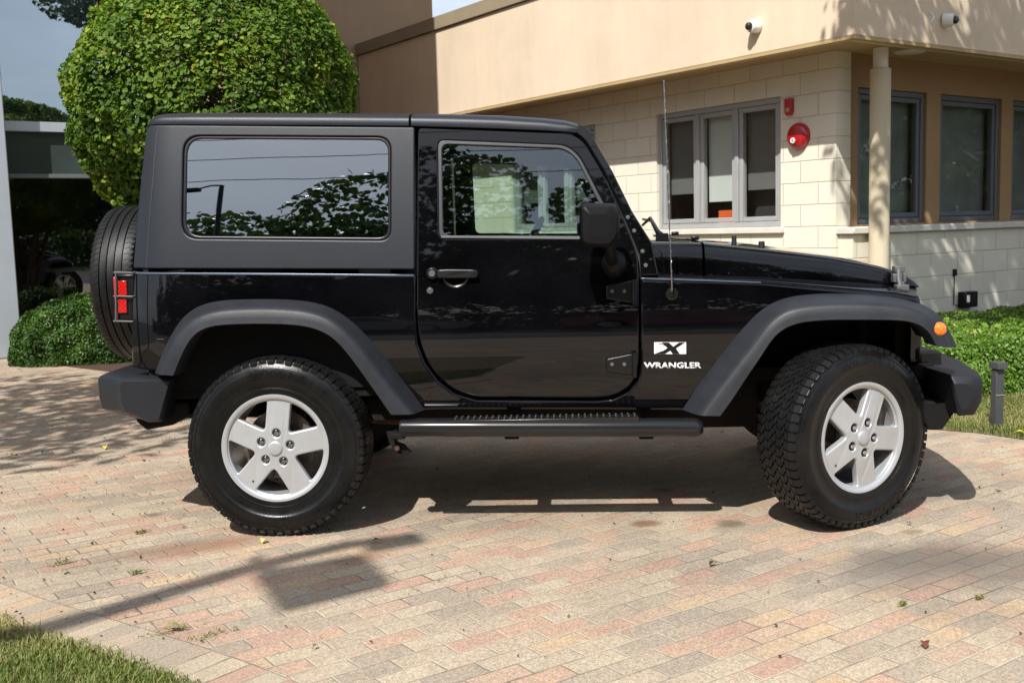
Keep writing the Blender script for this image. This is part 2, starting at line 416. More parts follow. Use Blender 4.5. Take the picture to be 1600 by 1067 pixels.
# ---- doors, both sides
for s in (-1, 1):
    win_hole = win_poly
    d, = panel('door', door_poly, [win_hole], thick=.03, bevel=.005, off=.002, sides=(s,), res=3)
    # silver/black window trim
    tr_in = rpoly([B(*p) for p in glass_px], [.03, .045, .045, .03, .02, .03], 6)
    t2, = panel('window_trim', win_poly, [tr_in], thick=.02, bevel=.003, off=-.001, mat='rail', parent=d, sides=(s,))
    g, = panel('window', rpoly([B(*p) for p in [(687, 222), (883, 229), (903, 245), (957, 352), (952, 372), (689, 371)]], .03, 5), thick=.004, bevel=0.0, off=-.012, mat='glass_clear', parent=d, sides=(s,))
    for lst, mm in (([(689, 368.5), (951, 371), (949, 374.5), (690, 372)], 'mirror_grey'),):
        me = fill_mesh([B(*q_) for q_ in lst], [], .006, .0015, 1); link('window_sill', map_panel(me, s, .008, .006), mm, d); bpy.data.meshes.remove(me)
    # inner door card
    card = rpoly([B(*p) for p in [(662, 385), (985, 388), (990, 560), (955, 610), (740, 610), (675, 560)]], .03, 4)
    panel('door_card', card, thick=.02, bevel=.004, off=-.035, mat='inner', parent=d, sides=(s,))
    # handle
    def S(p): return (p[0], s * -p[1], p[2]) if s > 0 else p
    yb = -(width(.75, 1.07))
    hp = lambda a, b, o: (lambda q: (q[0], s * (width(*q) + o), q[1]))(B(a, b))
    hm = MB()
    c = Vector(hp(676, 427, .004)); c2 = Vector(hp(676, 427, .022)); hm.cyl(c, c2, .026, .023, 28); h_ring = hm
    bar = []
    for q in [(684, 421), (700, 420), (740, 420.5), (746, 422), (748, 427), (746, 433), (740, 434), (700, 434.5), (684, 434)]:
        bar.append(B(*q))
    me = fill_mesh(bar, [], .014, .005, 2)
    ob = link('door_handle', map_panel(me, s, .030, .014), 'trim', d); bpy.data.meshes.remove(me)
    h2 = hm.build('handle_mount', 'trim', d, smooth=40, bevel=.003)
    kb = MB(); kb.cyl(hp(676, 427, .022), hp(676, 427, .027), .014, .013, 24); kb.build('push_button', 'mirror_grey', d, smooth=40)
    lk = MB(); lk.cyl(hp(672, 454, .0), hp(672, 454, .006), .015, .013, 24); lk.cyl(hp(672, 454, .006), hp(672, 454, .009), .009, .008, 20); lk.build('lock', 'steel', d, smooth=40)
    # finger bowl: a shallow dished ring behind the handle
    x_, z_ = B(712, 431); bw = MB()
    rows = []
    for i in range(25):
        a = math.pi + R_(8) + (math.pi - R_(16)) * i / 24; row = []
        for r, dpt in ((.054, .0022), (.0515, .0045), (.0485, .0048), (.045, .0030), (.043, .0022)):
            xx = x_ + r * math.cos(a); zz = z_ + r * math.sin(a) * .95
            row.append((xx, s * (width(xx, zz) + dpt), zz))
        rows.append(row)
    bw.loft(rows); bw.build('finger_bowl', 'step_black', d, smooth=50)
    # hinges
    for (yt, yb2) in ((438, 473), (552, 586)):
        hg = MB()
        poly = [B(947, yt + 8), B(985, yt), B(994, yt + 1), B(994, yb2 - 2), B(986, yb2), B(947, yb2 - 6)]
        me = fill_mesh(rpoly(poly, .008, 3), [], .022, .005, 2)
        hh = link('hinge', map_panel(me, s, .022, .022), 'trim', d); bpy.data.meshes.remove(me)
        pin = MB(); p = B(991, yt - 2); q = B(991, yb2 + 2)
        pin.cyl((p[0], s * (width(*p) + .026), p[1]), (q[0], s * (width(*q) + .026), q[1]), .011, n=20)
        pin.build('hinge_pin', 'trim', d, smooth=40)
        for k, xx in enumerate((956, 975)):
            p = B(xx, (yt + yb2) / 2 - 1); bo = MB()
            bo.cyl((p[0], s * (width(*p) + .02), p[1]), (p[0], s * (width(*p) + .028), p[1]), .0085, .007, 12); bo.build('hinge_bolt', 'mirror_grey', d, smooth=40)

# ---- fender flares
def flare(px, name, s, marker=False):
    n = 72; A = smooth_line(px['A'], n, 8); Bq = smooth_line(px['B_'], n, 8); C = smooth_line(px['C'], n, 8)
    rows = []
    def row(P, y): return [Vector((T(a, b, -y)[0], s * y, T(a, b, -y)[2])) for a, b in P]
    ra = row(A, .786); rb = row(Bq, .905); rc = row(C, .925); rd = [Vector((p.x, s * .80, p.z)) for p in rc]
    L = lambda u, v, t: [p.lerp(q, t) for p, q in zip(u, v)]
    rb_out = [Vector((p.x, s * .913, p.z)) for p in rb]
    r1 = L(ra, rb, .45)
    for p in r1: p.y += s * .006
    r2 = L(ra, rb_out, .80); r3 = L(L(ra, rb_out, .92), L(rb_out, rc, .10), .5); r4 = L(rb_out, rc, .22)
    r5 = L(rb_out, rc, .60)
    r6 = L(rb_out, rc, .93); r7 = [Vector((p.x, s * .915, p.z)) for p in rc]
    R = [ra, r1, r2, r3, r4, r5, r6, r7, rd]
    m_ = MB(); m_.loft(R)
    for e in (0, n - 1):
        ring = [r[e] for r in R]; m_.add(ring, [tuple(range(len(ring)))])
    return m_.build(name, 'flare', CAR, smooth=50)
for s in (-1, 1):
    flare(flareR, 'fender_flare', s)
    ff = flare(flareF, 'fender_flare', s)
    mk = MB(); q = T(1469, 515, -.915)
    mk.rev([(.0, -.016), (.014, -.014), (.023, -.008), (.027, 0), (.029, .006)], 28, 'y', (q[0], -.912, q[2]))
    o = mk.build('marker_light', 'amber', ff, smooth=50)
    if s > 0:
        for v in o.data.vertices: v.co.y *= -1
        o.data.flip_normals()
    # dark wheel housings
    for arch, in ((flareR['C'],), (flareF['C'],)):
        pts = smooth_line(arch, 40, 6); rr = []
        for y in (.86, .80, .45):
            rr.append([Vector((T(a, b, -.86)[0], s * y, T(a, b, -.86)[2] + .02)) for a, b in pts])
        h = MB(); h.loft(rr)
        ctr = rr[2]; h.add(ctr, [tuple(range(len(ctr)))])
        h.build('wheel_housing', 'inner', CAR, smooth=40)

# ---- hardtop
ht_px = [(230, 196), (648, 199), (648, 421), (208.5, 419), (216, 330), (224, 250)]
qw = rpoly([B(*p) for p in [(287, 212), (611, 214), (611, 376), (284, 373)]], [.075, .06, .05, .075], 8)
ht_poly = rpoly(BL(ht_px), [.01, .01, .01, .01, 0, 0], 3)
roof = None
for s in (-1, 1):
    hside, = panel('hardtop', ht_poly, [qw], thick=.03, bevel=.006, off=.004, mat='hardtop', sides=(s,), res=3)
    qin = rpoly([B(*p) for p in [(292.5, 217), (606, 219), (606, 371), (290, 368.5)]], [.07, .055, .045, .07], 8)
    panel('window_seal', qw, [qin], thick=.02, bevel=.005, off=-.004, mat='trim', parent=hside, sides=(s,))
    panel('quarter_window', rpoly([B(*p) for p in [(289, 214), (609, 216), (609, 374), (287, 371)]], .05, 6), thick=.004, bevel=0, off=-.009, mat='glass_dark', parent=hside, sides=(s,))
    # vertical rear corner seam
    sm = MB(); a = B(229, 418); b = B(247, 198)
    rows = []
    for t in np.linspace(0, 1, 14):
        x = a[0] * (1 - t) + b[0] * t; z = a[1] * (1 - t) + b[1] * t; w = width(x, z) + .0045
        rows.append([(x - .0018, s * (w), z), (x + .0018, s * w, z)])
    sm.loft(rows); sm.build('seam', 'seal', hside)

# roof: lofted across, rear hardtop part and front removable panel
def roof_part(name, sts, mat, w_in=0.0):
    rows = []
    for (px, ylo, ytop) in sts:
        x, zlo = B(px, ylo); _, ztop = B(px, ytop)
        w = width(x, zlo) + .006 - w_in; h = ztop - zlo
        prof = [(w - .012, zlo - .004), (w, zlo), (w + .001, zlo + h * .45), (w - .008, zlo + h * .80), (w - .026, zlo + h * 1.0), (w - .09, zlo + h * 1.0 + .012), (w * .6, zlo + h + .028), (w * .3, zlo + h + .034), (0, zlo + h + .036)]
        row = [(x, -a, b) for a, b in prof] + [(x, a, b) for a, b in prof[::-1][1:]]
        rows.append(row)
    m_ = MB(); m_.loft(rows)
    for e in (rows[0], rows[-1]): m_.add(e, [tuple(range(len(e)))])
    return m_.build(name, mat, CAR, smooth=38)
roof_part('hardtop_roof', [(231, 200, 196), (235, 196, 186), (243, 195, 181), (256, 195, 179.5), (300, 195, 178.5), (400, 195.5, 178.5), (520, 196, 179), (639, 197, 180)], 'hardtop')
roof_part('front_roof', [(643, 197, 180), (700, 198.5, 180.5), (780, 201, 182.5), (850, 204, 187), (885, 206, 191), (903, 208, 196)], 'hardtop')
# rear face of the hardtop with its glass
zr0 = 1.10
def rear_x(z): return -.575 + (z - 1.10) * .115 / .67 * .75
rows = []
for z in np.linspace(zr0, 1.745, 12):
    x = rear_x(z); w = width(-.44, z) - .028
    ring = []
    for a in np.linspace(0, math.pi / 2, 7):
        ring.append((x + .035 - .035 * math.sin(math.pi / 2 - a) if False else x + .035 * (1 - math.cos(a)), -(w - .035 + .035 * math.sin(a)) , z))
    row = ring[::-1] + [(p[0], -p[1], p[2]) for p in ring]
    rows.append(row)
m_ = MB(); m_.loft(rows); m_.build('hardtop_back', 'hardtop', CAR, smooth=50)
m_ = MB(); m_.box((-.58, -.52, 1.18), (-.572, .52, 1.66), Matrix.Rotation(R_(7), 3, 'Y')); m_.build('rear_window', 'glass_dark', CAR)
# tail lamps
for s in (-1, 1):
    tl = MB(); a = T(179, 425, -.70); b = T(208, 503, -.70)
    tl.box((a[0] + .012, -.735, b[2] + .01), (b[0] + .03, -.655, a[2] - .01)); o = tl.build('tail_light', 'trim', CAR, bevel=.006)
    ln = MB()
    for (y0, y1) in ((439, 462), (467, 489)):
        p = T(184, y0, -.74); q = T(199, y1, -.74)
        ln.box((p[0], -.744, q[2]), (q[0], -.73, p[2]))
    ln.box((a[0] + .004, -.73, b[2] + .02), (a[0] + .014, -.66, a[2] - .02))
    l = ln.build('lens', 'red_lens', o, bevel=.003)
    gd = MB()
    for yy in (426, 463, 502):
        p = T(178, yy, -.752); q = T(207, yy + .5, -.752)
        gd.tube([(q[0] + .01, -.735, q[2]), (q[0], -.752, q[2]), (p[0], -.752, p[2]), (p[0], -.655, p[2])], .004, 8)
    for xx in (181,):
        p = T(xx, 426, -.752); q = T(xx, 502, -.752); gd.tube([p, q], .004, 8); gd.tube([(p[0], -.66, p[2]), (q[0], -.66, q[2])], .004, 8)
    g_ = gd.build('lamp_guard', 'mirror_grey', o, smooth=50)
    if s > 0:
        for ob in (o, l, g_):
            for v in ob.data.vertices: v.co.y *= -1
            ob.data.flip_normals()

# ---- windshield frame and glass
wf_px = [(899, 206), (905, 194), (914, 198), (924, 212), (957, 268), (988, 331), (1019, 380), (1029, 430), (1002, 431), (1000, 396), (976, 337), (945, 270), (915, 221)]
for s in (-1, 1):
    wfr, = panel('windshield_frame', BL(wf_px), thick=.07, bevel=.006, off=.001, sides=(s,), res=2)
    for q in ((981, 340), (991, 361), (1004, 393), (1009, 415)):
        bl = MB(); p = B(*q); bl.cyl((p[0], s * width(*p), p[1]), (p[0], s * (width(*p) + .005), p[1]), .0095, .0065, 14); bl.build('bolt', 'mirror_grey', wfr, smooth=50)
    
for s in (-1, 1):
    me = fill_mesh(BL([(893, 203), (913, 211), (926, 222), (952, 270), (981, 337), (1004, 396), (1004, 436), (992, 436), (988, 396), (966, 337), (936, 272), (908, 226)]), [], .03, 0, 1)
    link('door_seal', map_panel(me, s, -.040, .03), 'seal', CAR); bpy.data.meshes.remove(me)
a = B(914, 206); b = B(1012, 378)
hd = MB(); hd.box((a[0] - .04, -.64, a[1] - .035), (a[0] + .02, .64, a[1] + .018)); hd.box((b[0] - .08, -.70, b[1] - .05), (b[0] + .02, .70, b[1] + .0)); hd.build('windshield_header', 'paint', CAR, bevel=.012)
ws = MB(); ws.add([(a[0], -.63, a[1]), (a[0], .63, a[1]), (b[0] - .02, .68, b[1]), (b[0] - .02, -.68, b[1])], [(0, 1, 2, 3)])
ws.add([(a[0] - .005, -.63, a[1]), (a[0] - .005, .63, a[1]), (b[0] - .025, .68, b[1]), (b[0] - .025, -.68, b[1])], [(3, 2, 1, 0)])
ws.build('windshield', 'glass_clear', CAR, fix=False)

# ---- hood, cowl, fender tops
def hood_rows(sts):
    rows = []
    for (px, ys, yc, yt, w) in sts:
        x, _, zs = T(px, ys, -w); _, _, zc = T(px, yc, -(w - .03)); _, _, zt = T(px, yt, -.30)
        zt = max(zt, zc + .002); h = zc - zs
        prof = [(w - .02, zs - .006), (w, zs), (w - .002, zs + h * .35), (w - .008, zs + h * .68), (w - .020, zs + h * .90), (w - .045, zc + .002), (w - .10, zc + (zt - zc) * .35), (w * .62, zc + (zt - zc) * .75), (w * .33, zt), (0, zt + .003)]
        rows.append([(x, -p, q) for p, q in prof] + [(x, p, q) for p, q in prof[::-1][1:]])
    return rows
def cap_build(rows, name, mat):
    m_ = MB(); m_.loft(rows)
    for e in (rows[0], rows[-1]): m_.add(e, [tuple(range(len(e)))])
    return m_.build(name, mat, CAR, smooth=42)
cap_build(hood_rows([(1019, 428, 380, 371, .715), (1045, 429, 380, 372, .712), (1070, 429.5, 380, 373, .708), (1098, 430.5, 381, 374, .702)]), 'cowl', 'paint')
HST = [(1102, 431, 381, 374, .700), (1120, 431, 383, 376, .698), (1160, 432, 387, 378, .690), (1200, 434, 391, 381, .682), (1250, 436, 397, 387, .670), (1300, 438.5, 403, 393, .655), (1350, 441.5, 412, 401, .638), (1385, 444, 419, 409, .622), (1405, 445, 425, 415, .612), (1420, 446, 431, 423, .602), (1430, 447, 438, 432, .592), (1436, 447.5, 445, 442, .580)]
hood = cap_build(hood_rows(HST), 'hood', 'paint')
# fender tops: ledge between hood seam and the body side
for s in (-1, 1):
    rows = []
    for (px, ys, w, ye) in ((1003, 430, .705, 434), (1100, 432, .695, 437), (1190, 435, .675, 440), (1275, 439, .65, 448), (1340, 442, .63, 454), (1400, 446, .60, 459), (1434, 449, .57, 465)):
        p = T(px, ys, -w); q = B(px, ye); row = []
        for t in (0, .3, .6, .85, .97, 1):
            row.append((p[0] * (1 - t) + q[0] * t, s * (w - .03 + (.79 - w + .03) * t), p[2] * (1 - t) + q[1] * t + .012 * math.sin(math.pi * min(1, t)) - (.004 if t == 1 else 0)))
        rows.append(row)
    m_ = MB(); m_.loft(rows); m_.build('fender', 'paint', CAR, smooth=60)
# hood latch, rubber stops, washer nozzles, wiper
for s in (-1, 1):
    lt = MB(); p = T(1404, 424, -.625); q = T(1407, 457, -.68)
    def LB(x0, y0, x1, y1, yy, th):
        a_ = T(x0, y0, yy); b_ = T(x1, y1, yy); lt.box((a_[0], yy - th / 2, b_[2]), (b_[0], yy + th / 2, a_[2]))
    LB(1396, 416, 1411, 425, -.628, .05); LB(1394, 428, 1408, 441, -.645, .04); LB(1410, 427, 1415, 441, -.65, .03); LB(1403, 440, 1412, 447, -.655, .03); LB(1399, 445, 1418, 456, -.69, .05)
    lt.tube([T(1404, 420, -.65), T(1404, 435, -.668), T(1407, 452, -.70)], .009, 8)
    o = lt.build('hood_latch', 'mirror_grey', hood, bevel=.004)
    if s > 0:
        for v in o.data.vertices: v.co.y *= -1
        o.data.flip_normals()
    for (xx, yy, rr) in (((1147, 373, .010), (1190, 382, .013)) if s < 0 else ()):
        r_ = MB(); p = T(xx, yy, -.42); r_.cyl((p[0], s * .42, p[2] - .03), (p[0], s * .42, p[2] + .014), rr * 1.2, rr, 18); r_.build('rubber_stop', 'seal', hood, bevel=.003)
for (xx, yy, y3) in ((1055, 364, .1), (1086, 371, -.35)):
    r_ = MB(); p = T(xx, yy, y3); r_.box((p[0] - .018, p[1] - .02, p[2] - .012), (p[0] + .016, p[1] + .02, p[2] + .006)); r_.build('washer_nozzle', 'trim', hood, bevel=.005)
wp = MB(); p0 = T(1036, 370, -.45); p1 = T(1016, 341, -.2); p2 = T(1004, 352, .15)
wp.tube([p0, (p0[0] - .02, p0[1] + .03, p0[2] + .02), p1, p2], [.014, .012, .008, .006], 8); wp.box((p0[0] - .03, p0[1] - .03, p0[2] - .02), (p0[0] + .02, p0[1] + .03, p0[2] + .015))
wp.tube([(p2[0] + .02, p2[1] - .25, p2[2] + .02), (p2[0] + .02, p2[1] + .25, p2[2] + .03)], .007, 6)
wp.build('wiper', 'trim', CAR, smooth=50)

# ---- grille with seven slots and round headlamps
gx = T(1437, 447, -.56)[0]; gz = T(1440, 458, -.56)[2]
gm = MB(); outl = rpoly([(-.60, .62), (.60, .62), (.62, .80), (.585, gz), (-.585, gz), (-.62, .80)], [.04, .04, .04, .09, .09, .04], 6)
holes = []
for i in range(7):
    c = (i - 3) * .068; holes.append(rpoly([(c - .021, .69), (c + .021, .69), (c + .021, .90), (c - .021, .90)], .018, 4))
for c in (-.41, .41): holes.append([(c + .09 * math.cos(t), .80 + .09 * math.sin(t)) for t in np.linspace(0, 2 * math.pi, 33)[:-1]])
me = fill_mesh(outl, holes, .05, .008)
for v in me.vertices: x, y, z = v.co; v.co = (gx - .03 + z, x, y)
grille = link('grille', me, 'paint', CAR, 40)
m_ = MB(); m_.box((gx - .10, -.56, .62), (gx - .06, .56, gz - .03)); m_.build('radiator', 'inner', grille)
for c in (-.41, .41):
    m_ = MB(); m_.rev([(0, .0), (.05, -.006), (.085, -.022), (.092, -.04), (.092, -.06)], 32, 'x', (gx - .0, c, .80)); m_.build('headlight', 'lamp_clear', grille, smooth=50)

# ---- bumpers
def bumper(name, sts, mat):
    m_ = MB(); m_.loft(sts, True)
    for e in (sts[0], sts[-1]): m_.add(e, [tuple(range(len(e)))])
    return m_.build(name, mat, CAR, smooth=40, bevel=.006)
a = T(1487, 586, -.80); b = T(1497, 647, -.80); c = T(1528, 642, -.80); d_ = T(1539, 610, -.80); e_ = T(1536, 586, -.80)
xo, zt_ = e_[0], a[2]
sts = []
for y, dx, dz, ex in ((-.84, -.055, -.010, .85), (-.825, -.02, 0, 1), (-.78, 0, 0, 1), (-.60, .045, .004, 1.2), (-.35, .08, .006, 1.2), (0, .10, .006, 1.2), (.35, .08, .006, 1.2), (.60, .045, .004, 1.2), (.78, 0, 0, 1), (.825, -.02, 0, 1), (.84, -.055, -.010, .85)):
    x0 = a[0] + dx * .6 + (.03 if abs(y) > .83 else 0); x1 = d_[0] + dx
    z1 = a[2] + dz - (.02 if abs(y) > .83 else 0); z0 = b[2] - dz + (.02 if abs(y) > .83 else 0)
    if abs(y) < .7: x0 = a[0] - .03
    sts.append([(x0, y, z1), (x1 - .035, y, z1), (x1 - .006, y, z1 - .018), (x1, y, z1 - .05), (x1 - .006, y, z0 + .05), (x1 - .03, y, z0), (x0 + .03, y, z0 - .004), (x0 + .01, y, (z0 + z1) / 2)])
fb = bumper('front_bumper', sts, 'plastic')
for s in (-1, 1):
    m_ = MB(); m_.box((2.45, s * .42 - .05, .50), (2.86, s * .42 + .05, .66)); m_.build('bumper_bracket', 'under', fb, bevel=.005)
m_ = MB(); p = T(1460, 664, -.60); q = T(1476, 632, -.60)
m_.prism([(p[0] - .06, p[2]), (p[0], p[2]), (q[0] + .02, q[2]), (q[0] - .03, q[2] + .03), (p[0] - .10, q[2] + .03)], -.70, .70); m_.build('air_dam', 'inner', fb, bevel=.006)
a = T(185, 592, -.82); b = T(271, 595, -.82); c = T(255, 664, -.82); l = T(156, 600, -.68)
sts = []
for y, x0, x1, dz, zz in ((-.835, a[0] + .012, b[0] - .012, -.010, .012), (-.82, a[0], b[0], 0, 0), (-.79, a[0] - .035, b[0], .003, 0), (-.73, l[0] + .015, b[0], .004, 0), (-.62, l[0], b[0] - .1, .004, 0), (-.3, l[0] - .01, b[0] - .12, .004, 0), (0, l[0] - .012, b[0] - .12, .004, 0),
                         (.3, l[0] - .01, b[0] - .12, .004, 0), (.62, l[0], b[0] - .1, .004, 0), (.73, l[0] + .015, b[0], .004, 0), (.79, a[0] - .035, b[0], .003, 0), (.82, a[0], b[0], 0, 0), (.835, a[0] + .012, b[0] - .012, -.01, .012)):
    z1 = a[2] + dz; z0 = c[2] + .015 + zz; xc = x1 - (b[0] - c[0])
    sts.append([(x0 + .012, y, z1), (x1, y, z1 - .002), ((x1 + xc) / 2, y, (z0 + z1) / 2), (xc, y, z0), ((x0 + xc) / 2 + .03, y, z0 - .002), (x0 + .06, y, z0 + .03), (x0 + .012, y, z0 + .045), (x0, y, (z0 + z1) / 2), (x0, y, z1 - .015)])
rb = bumper('rear_bumper', sts, 'plastic')
m_ = MB(); p = T(230, 671, -.70); m_.prism([(p[0] - .04, p[2] + .04), (p[0], p[2]), (p[0] + .12, p[2] + .02), (p[0] + .20, p[2] + .06), (p[0] + .2, p[2] + .12), (p[0] - .04, p[2] + .12)], -.72, -.50); m_.build('bumper_bracket', 'under', rb, bevel=.01)

# ---- side steps
for s in (-1, 1):
    m_ = MB(); a = T(622, 671, -.93); b = T(1100, 671, -.93); rows = []
    for t, sc, dx in ((0, .72, 0), (.004, .95, 0), (.012, 1, 0), (.3, 1, 0), (.6, 1, 0), (.975, 1, 0), (.99, .85, 0), (1, .6, 0)):
        x = a[0] * (1 - t) + b[0] * t; z = a[2] * (1 - t) + b[2] * t; row = []
        for k in range(20):
            an = 2 * math.pi * k / 20; cy = math.copysign(abs(math.cos(an)) ** .8, math.cos(an)); cz = math.copysign(abs(math.sin(an)) ** .7, math.sin(an))
            row.append((x, s * (.880 + (.052 * sc * cy)), z + .037 * sc * cz))
        rows.append(row)
    m_.loft(rows, True)
    for e in (rows[0], rows[-1]): m_.add(e, [tuple(range(len(e)))])
    st = m_.build('side_step', 'step_black', CAR, smooth=50)
    m_ = MB(); a = T(706, 657, -.90); b = T(998, 657, -.90)
    m_.box((a[0], s * .880 - .042, a[2] - .02), (b[0], s * .880 + .042, a[2] + .004))
    n = 30
    for i in range(n):
        x = a[0] + .015 + (b[0] - a[0] - .03) * i / (n - 1)
        for y in (-.03, 0, .03): m_.cyl((x, s * .880 + y, a[2] + .003), (x, s * .880 + y, a[2] + .011), .0075, .006, 8)
    m_.build('step_pad', 'step_black', st, bevel=.002)
    for xx in (622, 800, 1010):
        m_ = MB(); p = T(xx, 690, -.85)
        m_.box((p[0] - .03, s * .66 - .2 if s > 0 else -.86, p[2] + .012), (p[0] + .03, .86 if s > 0 else -.46, p[2] + .035))
        m_.box((p[0] - .03, s * .50 - .03, p[2] + .014), (p[0] + .03, s * .50 + .03, p[2] + .14)); m_.build('step_bracket', 'under', st, bevel=.004)
# hanging bracket and rusty bolt behind the rear wheel
m_ = MB()
q = [T(x, y, -.80) for x, y in ((604, 674), (618, 673), (621, 690), (632, 694), (643, 706), (634, 711), (618, 706), (608, 690))]
m_.prism([(p[0], p[2]) for p in q], -.81, -.79); st2 = m_.build('hanging_bracket', 'under', CAR, bevel=.002)
m_ = MB(); p = T(620.5, 700, -.83); m_.cyl((p[0], -.835, p[2]), (p[0], -.79, p[2]), .011, n=6); m_.build('bolt', 'rust', st2)

# ---- underbody
m_ = MB()
for s in (-1, 1):
    m_.box((-.70, s * .44 - .04, .46), (2.75, s * .44 + .04, .57))
m_.box((.4, -.42, .36), (1.0, .15, .44)); m_.box((1.2, -.40, .40), (1.28, .40, .47)); m_.box((-.55, -.42, .42), (-.2, .42, .52))
m_.cyl((0, -.72, .374), (0, .72, .374), .045, n=16); m_.cyl((2.41, -.66, .374), (2.41, .66, .374), .04, n=16)
m_.cyl((0, -.02, .374), (.0, .18, .374), .12, .12, 20); m_.cyl((2.41, -.28, .374), (2.41, -.10, .374), .11, .11, 20)
m_.cyl((.1, 0.08, .40), (.9, .05, .45), .03, n=12)
m_.box((-.45, -.55, .56), (2.8, .55, .62))
for s in (-1, 1):
    for x in (-.05, 2.41):
        m_.tube([(x + .045 * math.cos(t), s * .45 + .045 * math.sin(t), .42 + .03 * t / 6.28 * 1.0) for t in np.linspace(0, 6.28 * 5, 80)], .008, 6)
        m_.cyl((x + .12, s * .52, .36), (x + .10, s * .48, .80), .025, n=12)
for s in (-1, 1):
    m_.box((1.62, s * .50 - .04, .36), (2.05, s * .50 + .04, .62)); m_.box((.30, s * .62 - .04, .44), (1.75, s * .62 + .04, .53))
    m_.box((1.7, s * .60 - .01, .40), (1.78, s * .60 + .15, .66))
m_.box((2.55, -.5, .40), (2.85, .5, .62)); m_.box((1.55, -.5, .38), (2.0, .5, .45))
m_.build('underbody', 'under', CAR, smooth=40)
m_ = MB(); p = T(401, 527, -.62); q = T(511, 545, -.62); m_.box((p[0], -.70, q[2]), (q[0], -.62, p[2])); m_.build('inner_panel', 'trim', CAR, bevel=.006)
m_ = MB(); m_.tube([(2.0, -.30, .44), (1.5, -.32, .40), (1.1, -.36, .40), (.7, -.52, .41), (.3, -.52, .43)], .028, 10); m_.box((.75, -.55, .405), (1.55, -.47, .425)); m_.build('exhaust_pipe', 'rust', CAR, smooth=40)

# ---- interior
m_ = MB(); m_.prism([(1.12, .86), (1.06, .98), (1.10, 1.10), (1.24, 1.15), (1.48, 1.12), (1.48, .70), (1.2, .70)], -.70, .70); m_.build('dashboard', 'inner', CAR, bevel=.02)
for s in (-1, 1):
    m_ = MB(); y = s * .36
    m_.box((.42, y - .24, .78), (.98, y + .24, .92)); m_.box((.32, y - .23, .86), (.46, y + .23, 1.36), Matrix.Rotation(R_(-12), 3, 'Y'))
    m_.box((.235, y - .13, 1.38), (.335, y + .13, 1.54), Matrix.Rotation(R_(-8), 3, 'Y')); m_.box((.60, y - .2, .60), (.90, y + .2, .80)); m_.build('seat', 'seat', CAR, bevel=.035, seg=3)
m_ = MB(); m_.box((-.30, -.45, .72), (.05, .45, .86)); m_.box((-.40, -.44, .80), (-.28, .44, 1.25), Matrix.Rotation(R_(-10), 3, 'Y')); m_.build('rear_seat', 'seat', CAR, bevel=.03, seg=3)
m_ = MB(); c = Vector((1.02, .36, 1.13)); rot = Matrix.Rotation(R_(-62), 3, 'Y')
m_.tube([c + rot @ Vector((.185 * math.cos(t), .185 * math.sin(t), 0)) for t in np.linspace(0, 2 * math.pi, 33)[:-1]], .016, 8, True)
for t in (0, 2.2, 4.1): m_.tube([c, c + rot @ Vector((.18 * math.cos(t), .18 * math.sin(t), 0))], .015, 6)
m_.tube([c, c + Vector((.25, 0, -.12))], .03, 8); m_.build('steering_wheel', 'inner', CAR, smooth=50)
m_ = MB()
for s in (-1, 1):
    m_.tube([(.52, s * .66, .62), (.52, s * .66, 1.2), (.50, s * .60, 1.62), (.46, s * .52, 1.68)], .035, 10)
    m_.tube([(1.22, s * .60, 1.62), (.46, s * .58, 1.68), (-.10, s * .58, 1.62), (-.38, s * .64, 1.1), (-.40, s * .66, .9)], .032, 10)
m_.tube([(.46, -.55, 1.68), (.46, .55, 1.68)], .035, 10); m_.build('roll_bar', 'inner', CAR, smooth=50)

# ---- door mirrors
for s in (-1, 1):
    m_ = MB(); rows = []
    out = rpoly([(905, 317), (960, 318), (968, 332), (968, 372), (955, 388), (906, 385)], [9, 16, 16, 16, 18, 10], 5)
    cx_, cy_ = 937, 352
    for y, sc in ((-.905, .80), (-.915, .95), (-.935, 1.0), (-1.04, 1.0), (-1.075, .94), (-1.09, .82), (-1.093, .5)):
        rows.append([T(cx_ + (px - cx_) * sc, cy_ + (py - cy_) * sc, y) for px, py in out])
    rows = [[(p[0], -s * p[1] if s > 0 else p[1], p[2]) for p in r] for r in rows]
    m_.loft(rows, True)
    for e in (rows[0], rows[-1]): m_.add(e, [tuple(range(len(e)))])
    o = m_.build('door_mirror', 'mirror_plastic', CAR, smooth=45)
    f = lambda p: (p[0], abs(p[1]) * s, p[2])
    m_ = MB(); m_.tube([f(T(953, 378, -.97)), f(T(954, 390, -.95)), f(T(955, 402, -.90)), f(T(958, 412, -.83))], [.021, .021, .024, .026], 14)
    c = f(T(960, 412, -.83)); rr = []
    m_.rev([(.0, -.048), (.025, -.042), (.042, -.026), (.050, -.004), (.052, .02), (.052, .05)], 28, 'y', (c[0], -abs(c[1]), c[2]))
    a_ = m_.build('mirror_arm', 'mirror_plastic', o, smooth=50)
    if s > 0:
        for v in a_.data.vertices:
            if v.co.y < 0: v.co.y *= -1
    m_ = MB(); gp = [T(904.3, y, yy) for y, yy in ((322, -.92), (322, -1.07), (382, -1.07), (382, -.92))]
    m_.add([(p[0] - .001, abs(p[1]) * s, p[2]) for p in gp], [(0, 1, 2, 3)]); m_.build('mirror_glass', 'steel', o)

